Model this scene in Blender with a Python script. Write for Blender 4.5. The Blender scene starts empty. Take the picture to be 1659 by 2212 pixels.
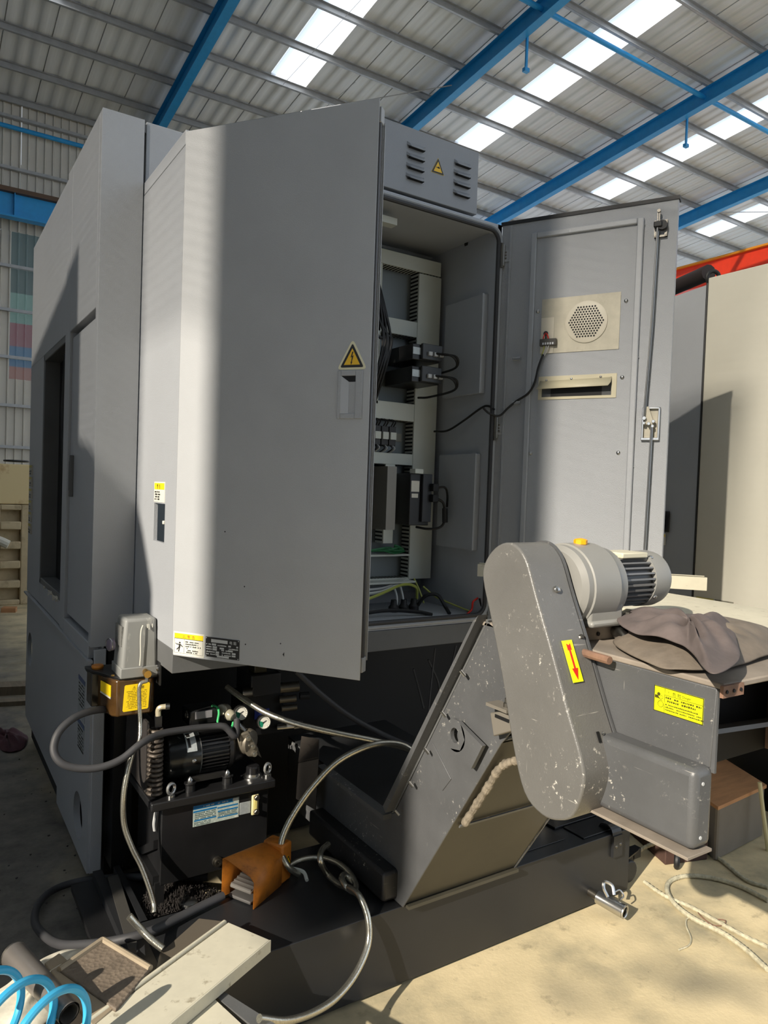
import bpy, bmesh, math, random
import numpy as np
from mathutils import Matrix, Vector
random.seed(7)
SC = bpy.context.scene
COL = SC.collection
PI = math.pi

# ------------------------------------------------------------------ camera
F_PX, PITCH, ROLL, YAW, CAM_H = 1556.69, math.radians(1.69874), math.radians(2.01051), math.radians(57.1303), 1.5
def cam_rot():
    W = np.array([[math.sin(YAW), -math.cos(YAW), 0], [math.cos(YAW), math.sin(YAW), 0], [0, 0, 1]])
    R0 = np.array([[1, 0, 0], [0, 0, -1], [0, 1, 0]], float)
    c, s = math.cos(PITCH), math.sin(PITCH)
    Rx = np.array([[1, 0, 0], [0, c, -s], [0, s, c]])
    c, s = math.cos(ROLL), math.sin(ROLL)
    Rz = np.array([[c, -s, 0], [s, c, 0], [0, 0, 1]])
    return Rz @ Rx @ R0 @ W            # world -> camera (x right, y down, z forward)
RC = cam_rot()
cd = bpy.data.cameras.new('camera'); cam = bpy.data.objects.new('camera', cd); COL.objects.link(cam)
m3 = np.array([RC[0], -RC[1], -RC[2]]).T
M4 = Matrix([[*map(float, m3[i]), 0] for i in range(3)] + [[0, 0, 0, 1]]); M4.translation = (0, 0, CAM_H)
cam.matrix_world = M4
cd.sensor_fit = 'VERTICAL'; cd.sensor_height = 36; cd.sensor_width = 27; cd.lens = F_PX / 2212 * 36
cd.clip_start = .05; cd.clip_end = 300
SC.camera = cam

# ------------------------------------------------------------------ sky, sun, exposure
wd = bpy.data.worlds.new('world'); SC.world = wd; wd.use_nodes = True
bg = wd.node_tree.nodes['Background']
bg.inputs[0].default_value = (.76, .87, 1.0, 1); bg.inputs[1].default_value = 1.4
SUN_T = Vector((.98, .37, -.572)).normalized()          # direction the sunlight travels
sd = bpy.data.lights.new('sun', 'SUN'); sun = bpy.data.objects.new('sun', sd); COL.objects.link(sun)
sun.rotation_euler = SUN_T.to_track_quat('-Z', 'Y').to_euler(); sun.location = (-10, -4, 9)
sd.energy = 7.0; sd.color = (1.0, .91, .78); sd.angle = math.radians(.55)
SC.view_settings.view_transform = 'Standard'; SC.view_settings.look = 'None'
SC.view_settings.gamma = 1; SC.view_settings.exposure = 0.0; SC.view_settings.use_curve_mapping = False

# ------------------------------------------------------------------ helpers
def at(px, py, **k):                    # where the sight line through a pixel meets a plane x=, y= or z=
    d = RC.T @ np.array([(px - 829.5) / F_PX, (py - 1106) / F_PX, 1.])
    if 'x' in k: t = k['x'] / d[0]
    elif 'y' in k: t = k['y'] / d[1]
    else: t = (k['z'] - CAM_H) / d[2]
    return Vector((t * d[0], t * d[1], CAM_H + t * d[2]))

def lin(c):
    return tuple(((x / 255) / 12.92 if x / 255 <= .04045 else ((x / 255 + .055) / 1.055) ** 2.4) for x in c)

MATS = {}
def mat(name, c, rough=.5, metal=0., var=0., vscale=6., bump=0., bscale=60., scuff=0., scuffc=(205, 200, 190), scale_uv=None,
        dirt=0., dirtc=(60, 52, 44), dscale=3., coat=0., trans=0., voro=False):
    if name in MATS: return MATS[name]
    m = bpy.data.materials.new(name); m.use_nodes = True; MATS[name] = m
    nt = m.node_tree; N = nt.nodes; L = nt.links; b = N['Principled BSDF']
    col = lin(c)
    b.inputs['Base Color'].default_value = (*col, 1); b.inputs['Roughness'].default_value = rough; b.inputs['Metallic'].default_value = metal
    if coat: b.inputs['Coat Weight'].default_value = coat
    tc = N.new('ShaderNodeTexCoord'); vec = tc.outputs['Object']
    if scale_uv:
        mp = N.new('ShaderNodeMapping'); mp.inputs['Scale'].default_value = scale_uv; L.new(vec, mp.inputs[0]); vec = mp.outputs[0]
    def noise(sc, det=4, r=.55):
        n = N.new('ShaderNodeTexNoise'); n.inputs['Scale'].default_value = sc; n.inputs['Detail'].default_value = det
        n.inputs['Roughness'].default_value = r; L.new(vec, n.inputs['Vector']); return n.outputs['Fac']
    def ramp(f, a, z):
        r = N.new('ShaderNodeMapRange'); r.inputs['From Min'].default_value = a; r.inputs['From Max'].default_value = z
        L.new(f, r.inputs['Value']); return r.outputs[0]
    def mix(f, A, B):
        x = N.new('ShaderNodeMix'); x.data_type = 'RGBA'
        L.new(f, x.inputs['Factor'])
        for s, v in ((6, A), (7, B)):
            if isinstance(v, tuple): x.inputs[s].default_value = (*v, 1)
            else: L.new(v, x.inputs[s])
        return x.outputs[2]
    cur = col
    if var:
        cur = mix(ramp(noise(vscale, 5, .6), .3, .7), tuple(max(0, q * (1 - var)) for q in col), tuple(min(1, q * (1 + var)) for q in col))
    if dirt:
        cur = mix(ramp(noise(dscale, 6, .65), .62 - .3 * dirt, .72), cur, lin(dirtc)) if not isinstance(cur, tuple) else mix(ramp(noise(dscale, 6, .65), .62 - .3 * dirt, .72), col, lin(dirtc))
    if scuff:
        f1 = ramp(noise(70, 5, .75), .64 - .06 * scuff, .70 - .06 * scuff)
        f2 = ramp(noise(5.5, 2), .50, .66)
        mu = N.new('ShaderNodeMath'); mu.operation = 'MULTIPLY'; L.new(f1, mu.inputs[0]); L.new(f2, mu.inputs[1])
        cur = mix(mu.outputs[0], cur, lin(scuffc))
        for rot, sc in (((.5, .2, .3), (9, 9, 190)), ((-.7, .3, .1), (9, 170, 8)), ((1.2, .1, .2), (8, 8, 210))):
            mp2 = N.new('ShaderNodeMapping'); mp2.inputs['Rotation'].default_value = rot; mp2.inputs['Scale'].default_value = sc
            L.new(tc.outputs['Object'], mp2.inputs[0])
            n2 = N.new('ShaderNodeTexNoise'); n2.inputs['Scale'].default_value = 1; n2.inputs['Detail'].default_value = 2; L.new(mp2.outputs[0], n2.inputs['Vector'])
            f3 = ramp(n2.outputs['Fac'], .775 - .03 * scuff, .86 - .03 * scuff)
            cur = mix(f3, cur, lin(scuffc))
    if not isinstance(cur, tuple): L.new(cur, b.inputs['Base Color'])
    if bump:
        bp = N.new('ShaderNodeBump'); bp.inputs['Strength'].default_value = bump; bp.inputs['Distance'].default_value = .002
        if voro:
            v = N.new('ShaderNodeTexVoronoi'); v.inputs['Scale'].default_value = bscale; L.new(vec, v.inputs['Vector']); L.new(v.outputs['Distance'], bp.inputs['Height'])
        else:
            L.new(noise(bscale, 3, .6), bp.inputs['Height'])
        L.new(bp.outputs[0], b.inputs['Normal'])
    return m

PAINT = mat('grey_hammer_paint', (164, 167, 171), .36, var=.04, vscale=2.2, bump=.5, bscale=300)
PAINT_S = mat('grey_paint_rubbed', (170, 172, 174), .27, var=.04, vscale=5, bump=.16, bscale=300)
PAINT_D = mat('dark_grey_paint', (92, 93, 93), .45, var=.08, bump=.12, bscale=200)
PAINT_C = mat('charcoal_paint', (84, 85, 86), .40, var=.12, vscale=7, bump=.2, bscale=260, scuff=.75)
PAINT_G = mat('guard_paint', (104, 103, 100), .3, var=.08, vscale=7, bump=.3, bscale=320, scuff=.7)
DUSTY = mat('dusty_steel_top', (136, 126, 114), .75, var=.2, vscale=9, bump=.2, bscale=90)
BLACKP = mat('black_paint', (26, 26, 27), .38, var=.25, vscale=8, bump=.08, bscale=120)
TANKP = mat('tank_black_paint', (34, 35, 37), .42, var=.16, vscale=2.5, bump=.06, bscale=150)
VOID = mat('void_shade_black', (6, 6, 7), .7)  # near-black: shade painted into holes, slots, pockets and gaps, also some dark parts
RUBBER = mat('black_rubber', (24, 24, 25), .55, bump=.1, bscale=200)
RUBG = mat('grey_rubber_hose', (56, 56, 58), .6, var=.1)
STEEL = mat('bright_steel', (190, 190, 188), .28, 1., var=.1)
STEELD = mat('dull_steel', (120, 116, 108), .42, 1., var=.15)
RUST = mat('rusty_steel', (128, 98, 80), .8, var=.35, vscale=20, bump=.3, bscale=100)
BRASS = mat('brass', (200, 160, 90), .3, 1.)
GALV = mat('galvanised_plate', (178, 172, 154), .5, 0.1, var=.12, vscale=14, dirt=.18, dirtc=(150, 142, 124), dscale=9)
CREAMM = mat('cream_metal', (196, 188, 160), .5, var=.05, vscale=10)
FANR = mat('ivory_plastic', (205, 198, 180), .5)
DUCT = mat('grey_pvc_duct', (206, 210, 202), .5, var=.03)
DUCT_SL = mat('duct_shadow_slot', (30, 30, 30), .7)
CREAM = mat('cream_trunking', (205, 199, 178), .5, var=.05, vscale=25, dirt=.08, dirtc=(150, 140, 118), dscale=26)
YEL = mat('yellow_label', (250, 214, 20), .45)
LIME = mat('fluorescent_label', (232, 240, 20), .45)
WHITEL = mat('white_label', (214, 212, 200), .45)
INK = mat('black_ink', (24, 22, 20), .5)
INKG = mat('grey_ink', (120, 112, 60), .5)
INKW = mat('white_ink', (190, 192, 192), .5)
REDM = mat('red_ink', (215, 40, 25), .5)
BLUEL = mat('blue_label', (30, 110, 160), .45)
GREYL = mat('silver_label', (176, 182, 182), .4, .3, var=.15, vscale=70)
PALEL = mat('pale_label', (176, 186, 176), .5, var=.2, vscale=130)
NAVY = mat('navy_label', (28, 44, 120), .5)
ORANGE = mat('orange_pedal', (206, 124, 38), .5, var=.3, vscale=14, bump=.1, dirt=.55, dirtc=(104, 58, 22), dscale=14)
BLUEB = mat('blue_beam', (36, 150, 214), .45, var=.06)
BLUEH = mat('blue_air_hose', (60, 170, 215), .35)
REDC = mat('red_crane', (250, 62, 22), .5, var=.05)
RUBMAT = mat('brown_rubber_mat', (112, 102, 90), .8, var=.25, vscale=14, bump=.8, bscale=34)
RAG = mat('grey_rag', (98, 88, 85), .9, var=.2, vscale=16, bump=1., bscale=26)
RAGR = mat('maroon_rag', (74, 44, 50), .9, var=.2, bump=.4)
MOTG = mat('grey_motor', (138, 137, 132), .42, var=.04, bump=.06, bscale=300)
FIN = mat('motor_fin_black', (46, 46, 46), .35, var=.1)
GREENW = mat('green_wire', (70, 180, 110), .4)
YGW = mat('yellow_green_wire', (170, 176, 84), .45)
PURL = mat('galvanised_purlin', (170, 170, 170), .42, .3, var=.1)
FOAM = mat('crumbling_foam', (122, 113, 98), .95, var=.4, vscale=60, bump=1., bscale=130)
WOODC = mat('plywood', (176, 128, 86), .75, var=.2, vscale=5, scale_uv=(1, 6, 1), bump=.1)
CARD = mat('grey_carton', (120, 112, 100), .85, var=.12, vscale=4)
ROPE = mat('dirty_rope', (176, 170, 146), .85, var=.3, vscale=60, bump=.6, bscale=160)
CHIPS = mat('black_chips', (44, 40, 38), .6, var=.4, vscale=80, bump=.8, bscale=180)
CONCB = mat('cast_block', (190, 172, 138), .85, var=.18, vscale=4, dirt=.3, dirtc=(96, 80, 60), dscale=3, bump=.2)
SACK = mat('white_sack', (214, 208, 190), .7, var=.25, vscale=16, bump=.7, bscale=30)
CHEQ = mat('worn_grip_plate', (112, 100, 86), .7, var=.2, vscale=18, bump=1., bscale=90, voro=True)
PLATEW = mat('sandy_plate', (150, 136, 114), .7, var=.15, vscale=10)
CLEAR_ = None

def glass(name, c, a):
    m = bpy.data.materials.new(name); m.use_nodes = True; nt = m.node_tree; N = nt.nodes; L = nt.links
    b = N['Principled BSDF']; b.inputs['Base Color'].default_value = (*lin(c), 1); b.inputs['Roughness'].default_value = .25
    t = N.new('ShaderNodeBsdfTransparent'); t.inputs[0].default_value = (*lin(c), 1); mx = N.new('ShaderNodeMixShader'); mx.inputs[0].default_value = a
    L.new(b.outputs[0], mx.inputs[1]); L.new(t.outputs[0], mx.inputs[2]); L.new(mx.outputs[0], N['Material Output'].inputs[0]); return m
def translucent(name, c):
    m = bpy.data.materials.new(name); m.use_nodes = True; nt = m.node_tree; N = nt.nodes; L = nt.links
    N.remove(N['Principled BSDF'])
    t = N.new('ShaderNodeBsdfTranslucent'); t.inputs[0].default_value = (*lin(c), 1)
    tr = N.new('ShaderNodeBsdfTransparent'); tr.inputs[0].default_value = (.95, .97, 1, 1)
    mx = N.new('ShaderNodeMixShader'); mx.inputs[0].default_value = .55
    L.new(t.outputs[0], mx.inputs[1]); L.new(tr.outputs[0], mx.inputs[2]); L.new(mx.outputs[0], N['Material Output'].inputs[0]); return m
PANE = glass('clear_corrugated_pane', (150, 164, 164), .45)
SKYL = translucent('skylight_sheet', (250, 250, 250))
AMBER = glass('amber_oil_plastic', (122, 92, 48), .45)

def frame(o, u, v=(0, 0, 1)):
    u = Vector(u).normalized(); v = Vector(v).normalized(); n = u.cross(v)
    M = Matrix(((u.x, v.x, n.x, o[0]), (u.y, v.y, n.y, o[1]), (u.z, v.z, n.z, o[2]), (0, 0, 0, 1))); return M
def rotm(deg, axis, o=(0, 0, 0)):
    return Matrix.Translation(o) @ Matrix.Rotation(math.radians(deg), 4, axis)

class MB:
    def __init__(s, M=None): s.v = []; s.f = []; s.M = M
    def add(s, vs, fs):
        k = len(s.v)
        for p in vs:
            p = Vector(p)
            if s.M is not None: p = s.M @ p
            s.v.append(p)
        s.f += [tuple(i + k for i in f) for f in fs]; return s
    def box(s, x0, x1, y0, y1, z0, z1):
        x0, x1 = min(x0, x1), max(x0, x1); y0, y1 = min(y0, y1), max(y0, y1); z0, z1 = min(z0, z1), max(z0, z1)
        return s.add([(x0, y0, z0), (x1, y0, z0), (x1, y1, z0), (x0, y1, z0), (x0, y0, z1), (x1, y0, z1), (x1, y1, z1), (x0, y1, z1)],
                     [(3, 2, 1, 0), (4, 5, 6, 7), (0, 1, 5, 4), (1, 2, 6, 5), (2, 3, 7, 6), (3, 0, 4, 7)])
    def prism(s, poly, ax, a, b):
        n = len(poly)
        def mk(p, t): return {'x': (t, p[0], p[1]), 'y': (p[0], t, p[1]), 'z': (p[0], p[1], t)}[ax]
        vs = [mk(p, a) for p in poly] + [mk(p, b) for p in poly]
        fs = [tuple(range(n)), tuple(range(2 * n - 1, n - 1, -1))]
        side = [(i, (i + 1) % n, (i + 1) % n + n, i + n) for i in range(n)]
        return s.add(vs, fs + side)
    def cyl(s, p0, p1, r0, r1=None, n=16, cap=True):
        r1 = r0 if r1 is None else r1
        return s.lathe([(0, r0), ((Vector(p1) - Vector(p0)).length, r1)], p0, Vector(p1) - Vector(p0), n, cap)
    def lathe(s, prof, p0, d, n=20, cap=True):
        p0 = Vector(p0); d = Vector(d).normalized()
        a = d.orthogonal().normalized(); b = d.cross(a)
        vs = []; fs = []
        for (h, r) in prof:
            for i in range(n):
                t = 2 * PI * i / n
                vs.append(p0 + d * h + (a * math.cos(t) + b * math.sin(t)) * r)
        for j in range(len(prof) - 1):
            for i in range(n):
                i2 = (i + 1) % n
                fs.append((j * n + i, j * n + i2, (j + 1) * n + i2, (j + 1) * n + i))
        if cap:
            fs.append(tuple(range(n))[::-1]); fs.append(tuple((len(prof) - 1) * n + i for i in range(n)))
        return s.add(vs, fs)
    def tube(s, pts, r, n=8, sub=6, cap=True, closed=False):
        pts = [Vector(p) for p in pts]
        if sub > 1 and len(pts) > 2:
            q = []; m = len(pts)
            rng = range(m) if closed else range(m - 1)
            for i in rng:
                P1, P2 = pts[i], pts[(i + 1) % m]
                P0 = pts[(i - 1) % m] if (closed or i > 0) else P1 * 2 - P2
                P3 = pts[(i + 2) % m] if (closed or i + 2 < m) else P2 * 2 - P1
                for k in range(sub):
                    t = k / sub
                    q.append(.5 * ((2 * P1) + (P2 - P0) * t + (2 * P0 - 5 * P1 + 4 * P2 - P3) * t * t + (3 * P1 - P0 - 3 * P2 + P3) * t ** 3))
            if not closed: q.append(pts[-1])
            pts = q
        m = len(pts); vs = []; fs = []
        rr = r if callable(r) else (lambda t: r)
        a = None
        for i, p in enumerate(pts):
            if closed: d = pts[(i + 1) % m] - pts[i - 1]
            else: d = pts[min(i + 1, m - 1)] - pts[max(i - 1, 0)]
            if d.length < 1e-9: d = Vector((0, 0, 1))
            d.normalize()
            a = d.orthogonal().normalized() if a is None else (a - d * a.dot(d)).normalized()
            b = d.cross(a)
            for k in range(n):
                t = 2 * PI * k / n
                vs.append(p + (a * math.cos(t) + b * math.sin(t)) * rr(i / max(1, m - 1)))
        for i in range(m if closed else m - 1):
            i2 = (i + 1) % m
            for k in range(n):
                k2 = (k + 1) % n
                fs.append((i * n + k, i * n + k2, i2 * n + k2, i2 * n + k))
        if cap and not closed:
            fs.append(tuple(range(n))[::-1]); fs.append(tuple((m - 1) * n + k for k in range(n)))
        return s.add(vs, fs)
    def ring(s, c, nrm, R, r, n=24, k=8):
        nrm = Vector(nrm).normalized(); a = nrm.orthogonal().normalized(); b = nrm.cross(a)
        return s.tube([Vector(c) + (a * math.cos(2 * PI * i / n) + b * math.sin(2 * PI * i / n)) * R for i in range(n)], r, k, 1, closed=True)
    def dome(s, c, d, r, n=10):
        return s.lathe([(-.0005, r), (r * .35, r * .9), (r * .6, r * .55), (r * .7, r * .1)], c, d, n)
    def slab(s, p, thick=.01):                      # quad given by four points, thickened away from its normal
        p = [Vector(q) for q in p]; n = (p[1] - p[0]).cross(p[3] - p[0]).normalized() * thick
        return s.add(p + [q - n for q in p], [(0, 1, 2, 3), (7, 6, 5, 4), (0, 4, 5, 1), (1, 5, 6, 2), (2, 6, 7, 3), (3, 7, 4, 0)])
    def plate_hole(s, x0, x1, y0, y1, z0, z1, cx, cy, r, n=40):     # in own frame: plate in x,y with a round hole, thickness z0..z1
        vs = []; fs = []
        for i in range(n):
            t = 2 * PI * i / n; c, q = math.cos(t), math.sin(t)
            k = min(((x1 - cx) / c if c > 1e-9 else (x0 - cx) / c if c < -1e-9 else 1e9), ((y1 - cy) / q if q > 1e-9 else (y0 - cy) / q if q < -1e-9 else 1e9))
            for z in (z1, z0):
                vs += [(cx + c * r, cy + q * r, z), (cx + c * k, cy + q * k, z)]
        for i in range(n):
            a = 4 * i; b = 4 * ((i + 1) % n)
            fs += [(a, a + 1, b + 1, b), (a + 3, a + 2, b + 2, b + 3), (a + 2, a, b, b + 2), (a + 1, a + 3, b + 3, b + 1)]
        s.add(vs, fs)
        for (ex, ey, d) in ((x0, y0, 1), (x1, y0, 1), (x1, y1, 1), (x0, y1, 1)):   # the corners the fan leaves out
            best = sorted(range(n), key=lambda i: (vs[4 * i + 1][0] - ex) ** 2 + (vs[4 * i + 1][1] - ey) ** 2)[:2]
            if abs(best[0] - best[1]) in (1, n - 1):
                i, j = best
                A, B = vs[4 * i + 1], vs[4 * j + 1]
                s.add([(A[0], A[1], z1), (B[0], B[1], z1), (ex, ey, z1), (A[0], A[1], z0), (B[0], B[1], z0), (ex, ey, z0)], [(0, 1, 2), (5, 4, 3)])
        return s
    def build(s, name, m, parent=None, bevel=0., seg=2, ang=35, **props):
        root = parent
        while root is not None and root.parent is not None: root = root.parent
        off = Vector(root['_o']) if root is not None and '_o' in root else Vector((0, 0, 0))
        me = bpy.data.meshes.new(name)
        me.from_pydata([tuple(p - off) for p in s.v], [], s.f)
        bmx = bmesh.new(); bmx.from_mesh(me); bmesh.ops.recalc_face_normals(bmx, faces=bmx.faces); bmx.to_mesh(me); bmx.free(); me.update()
        me.polygons.foreach_set('use_smooth', [True] * len(me.polygons))
        me.set_sharp_from_angle(angle=math.radians(ang))
        o = bpy.data.objects.new(name, me); COL.objects.link(o)
        if m is not None: me.materials.append(m)
        if parent is not None: o.parent = parent
        if bevel:
            bv = o.modifiers.new('bevel', 'BEVEL'); bv.width = bevel; bv.segments = seg; bv.limit_method = 'ANGLE'; bv.angle_limit = math.radians(40)
            bv.harden_normals = False
        for k, x in props.items(): o[k] = x
        return o

def thing(name, loc, label, cat, group=None):
    o = bpy.data.objects.new(name, None); COL.objects.link(o); o.location = loc; o['_o'] = tuple(loc); o.empty_display_size = .1
    o['label'] = label; o['category'] = cat
    if group: o['group'] = group
    return o
def struct(name, loc=(0, 0, 0)):
    o = bpy.data.objects.new(name, None); COL.objects.link(o); o.location = loc; o['_o'] = tuple(loc); o['kind'] = 'structure'; return o
def solo(o, label, cat, group=None):
    o['label'] = label; o['category'] = cat
    if group: o['group'] = group
    return o
def text(sx, M, u, v, size, m, parent, name='lettering', n=.0012, align='LEFT'):
    c = bpy.data.curves.new(name, 'FONT'); c.body = sx; c.size = size; c.extrude = .0002; c.align_x = align; c.resolution_u = 2
    tmp = bpy.data.objects.new('tmp', c); COL.objects.link(tmp)
    me = bpy.data.meshes.new_from_object(tmp.evaluated_get(bpy.context.evaluated_depsgraph_get())); bpy.data.objects.remove(tmp); bpy.data.curves.remove(c)
    me.name = name; me.materials.clear(); me.materials.append(m)
    o = bpy.data.objects.new(name, me); COL.objects.link(o)
    root = parent
    while root.parent is not None: root = root.parent
    o.parent = parent
    o.matrix_basis = Matrix.Translation(-Vector(root['_o'])) @ M @ Matrix.Translation((u, v, n))
    return o
def lines(M, u0, u1, v, h, n=.001, seed=1, dens=.8):           # a row of small printed marks
    r = random.Random(seed); b = MB(M); u = u0
    while u < u1 - h * .3:
        w = h * r.uniform(.5, 1.1)
        if r.random() < dens: b.box(u, min(u1, u + w), v, v + h * r.uniform(.7, 1), n, n + .0003)
        u += w + h * .22
    return b
def merge(dst, *src):
    for q in src:
        k = len(dst.v); dst.v += q.v; dst.f += [tuple(i + k for i in f) for f in q.f]
    return dst
def bolts(pts, d, r, m, parent, name='bolt'):
    for p in pts: MB().dome(p, d, r).build(name, m, parent)

# ================================================================== THE SETTING
def floor_mat():
    m = bpy.data.materials.new('concrete_floor'); m.use_nodes = True; nt = m.node_tree; N = nt.nodes; L = nt.links; b = N['Principled BSDF']
    tc = N.new('ShaderNodeTexCoord')
    def noise(s, d=6, r=.62):
        n = N.new('ShaderNodeTexNoise'); n.inputs['Scale'].default_value = s; n.inputs['Detail'].default_value = d; n.inputs['Roughness'].default_value = r
        L.new(tc.outputs['Object'], n.inputs['Vector']); return n.outputs['Fac']
    def ramp(f, stops):
        r = N.new('ShaderNodeValToRGB'); e = r.color_ramp.elements
        while len(e) < len(stops): e.new(.5)
        for q, (p, c) in zip(e, stops): q.position = p; q.color = (*lin(c), 1)
        L.new(f, r.inputs[0]); return r.outputs[0]
    def mix(f, A, B):
        x = N.new('ShaderNodeMix'); x.data_type = 'RGBA'; L.new(f, x.inputs[0]); L.new(A, x.inputs[6])
        if isinstance(B, tuple): x.inputs[7].default_value = (*lin(B), 1)
        else: L.new(B, x.inputs[7])
        return x.outputs[2]
    def mr(f, a, z):
        r = N.new('ShaderNodeMapRange'); r.inputs[1].default_value = a; r.inputs[2].default_value = z; L.new(f, r.inputs[0]); return r.outputs[0]
    base = ramp(noise(2.3), [(.30, (150, 142, 118)), (.5, (206, 190, 152)), (.7, (224, 206, 166))])
    c = mix(mr(noise(9, 8, .7), .58, .72), base, (156, 144, 116))
    c = mix(mr(noise(1.1, 3), .58, .74), c, (128, 122, 104))
    c = mix(mr(noise(46, 4, .7), .71, .75), c, (64, 58, 50))
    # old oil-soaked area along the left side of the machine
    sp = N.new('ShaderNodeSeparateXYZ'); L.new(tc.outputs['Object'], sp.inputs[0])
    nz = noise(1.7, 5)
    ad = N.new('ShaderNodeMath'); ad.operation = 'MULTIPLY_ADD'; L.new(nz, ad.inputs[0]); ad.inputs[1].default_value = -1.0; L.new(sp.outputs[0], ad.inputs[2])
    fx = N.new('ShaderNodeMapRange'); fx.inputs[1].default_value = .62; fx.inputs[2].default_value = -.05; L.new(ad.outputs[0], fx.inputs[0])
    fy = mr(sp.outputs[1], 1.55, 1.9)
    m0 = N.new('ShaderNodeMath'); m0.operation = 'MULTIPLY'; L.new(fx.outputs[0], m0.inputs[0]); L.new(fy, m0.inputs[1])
    fw = mr(ad.outputs[0], -.5, -1.1)                  # unseen floor, darkened to cut light bounced onto the left door
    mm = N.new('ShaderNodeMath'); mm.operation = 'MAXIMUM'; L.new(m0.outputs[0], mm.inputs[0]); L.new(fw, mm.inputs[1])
    oil = mix(mr(noise(5, 6, .7), .35, .65), ramp(noise(14), [(.3, (66, 64, 60)), (.7, (92, 89, 82))]), (124, 119, 110))  # one colour for the oil area and the darkened unseen floor
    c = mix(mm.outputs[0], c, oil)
    L.new(c, b.inputs['Base Color']); b.inputs['Roughness'].default_value = .62
    bp = N.new('ShaderNodeBump'); bp.inputs['Strength'].default_value = .25; bp.inputs['Distance'].default_value = .004
    L.new(noise(60, 4), bp.inputs['Height']); L.new(bp.outputs[0], b.inputs['Normal'])
    return m
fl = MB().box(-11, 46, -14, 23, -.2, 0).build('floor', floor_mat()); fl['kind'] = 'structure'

Z0, SL, YW = 14.175, .1, 22.6                       # roof plane z = Z0 - SL*y, far wall at y = YW
rz = lambda y: Z0 - SL * y
RAFT = [-12.75, -6.65, -.5, 5.6, 11.75, 17.9, 24.05, 30.2, 36.35]
ROOFM = mat('silver_foil_roof_lining', (226, 227, 228), .42, var=.06, vscale=1.3, bump=.12, bscale=4, scale_uv=(14, .5, 1))
ceil = struct('ceiling')
YR = -13.5
pw = 6.15 / 6
for b, xr in enumerate(RAFT[:-1]):
    for k in range(6):
        xa = xr + k * pw; xb = xr + (k + 1) * pw
        sky = k == 2
        segs = [(18.1, YR, True), (YW, 18.12, False)] if sky else [(YW, YR, False)]
        for ya, yb, isky in segs:
            q = MB()
            if isky:
                q.slab([(xa, ya, rz(ya)), (xb, ya, rz(ya)), (xb, yb, rz(yb)), (xa, yb, rz(yb))], .012)
                q.build('skylight_sheet', SKYL, ceil)
            else:
                # sheet with three shallow ribs
                prof = [(0, .05), (.004, 0), (.16, 0), (.17, .01), (.33, .01), (.34, 0), (.5, 0), (.51, .01), (.66, .01), (.67, 0), (.83, 0), (.84, .01), (.982, .01), (.986, .05), (1, .05)]; n = len(prof) - 1; vs = []
                for (t, dz) in prof:
                    x = xa + (xb - xa) * t
                    vs += [(x, ya, rz(ya) + dz), (x, yb, rz(yb) + dz)]
                q.add(vs, [(2 * i, 2 * i + 2, 2 * i + 3, 2 * i + 1) for i in range(n)])
                q.build('roof_sheet', ROOFM, ceil, ang=80)
for xr in RAFT[:-1]:                                   # outer skin above the lining, with the skylight strips left open
    for (xa, xb, yb) in ((xr - .05, xr + 2 * pw, YR), (xr + 2 * pw, xr + 3 * pw, 18.12), (xr + 3 * pw, xr + 6 * pw + .05, YR)):
        MB().slab([(xa, YW + .3, rz(YW + .3) + .07), (xb, YW + .3, rz(YW + .3) + .07), (xb, yb, rz(yb) + .07), (xa, yb, rz(yb) + .07)], .01).build('outer_sheet', PURL, ceil)
for k in range(24):
    y = 22.52 - 1.48 * k
    if y < YR: break
    z = rz(y)
    q = MB()
    q.box(RAFT[0], RAFT[-1], y - .035, y + .035, z - .03, z - .022); q.box(RAFT[0], RAFT[-1], y + .03, y + .036, z - .2, z - .022)
    q.box(RAFT[0], RAFT[-1], y - .035, y + .035, z - .2, z - .194); q.box(RAFT[0], RAFT[-1], y - .036, y - .03, z - .2, z - .175)
    q.build('purlin', PURL, ceil)
for xr in RAFT:
    q = MB()
    def seg(xa, xb, d0, d1):
        q.add([(xa, YW, rz(YW) - d0), (xb, YW, rz(YW) - d0), (xb, YR, rz(YR) - d0), (xa, YR, rz(YR) - d0),
               (xa, YW, rz(YW) - d1), (xb, YW, rz(YW) - d1), (xb, YR, rz(YR) - d1), (xa, YR, rz(YR) - d1)],
              [(0, 1, 2, 3), (7, 6, 5, 4), (0, 4, 5, 1), (1, 5, 6, 2), (2, 6, 7, 3), (3, 7, 4, 0)])
    seg(xr - .11, xr + .11, .2, .215); seg(xr - .11, xr + .11, .62, .64); seg(xr - .008, xr + .008, .21, .63)
    q.build('rafter', BLUEB, ceil)
for (xa, xb) in zip(RAFT[3:7], RAFT[4:8]):
    MB().cyl((xa, 12.3, 12.55), (xb, 12.3, 12.55), .06, n=12).build('eaves_strut', BLUEB, ceil)
for xr in RAFT[4:7]:
    for yy in (12.9,):
        MB().box(xr + .1, xr + .16, yy - .02, yy + .02, rz(yy) - 1.35, rz(yy) - .3).box(xr + .06, xr + .2, yy - .05, yy + .05, rz(yy) - 1.42, rz(yy) - 1.33).build('hanger_bracket', BLUEB, ceil)
for a, b in (((5.75, 21.6), (11.6, 15.4)), ((24.2, 16.2), (30.1, 12.6))):
    MB().cyl((a[0], a[1], rz(a[1]) - .45), (b[0], b[1], rz(b[1]) - .45), .014, n=6).build('tie_rod', PURL, ceil)
for (x, ya, yb) in ((8.0, 18.2, 13.8), (9.3, 19.6, 17.0)):
    MB().cyl((x, ya, rz(ya) - .15), (x + .3, yb, rz(yb) - .15), .006, n=5).build('sag_rod', PURL, ceil)

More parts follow.
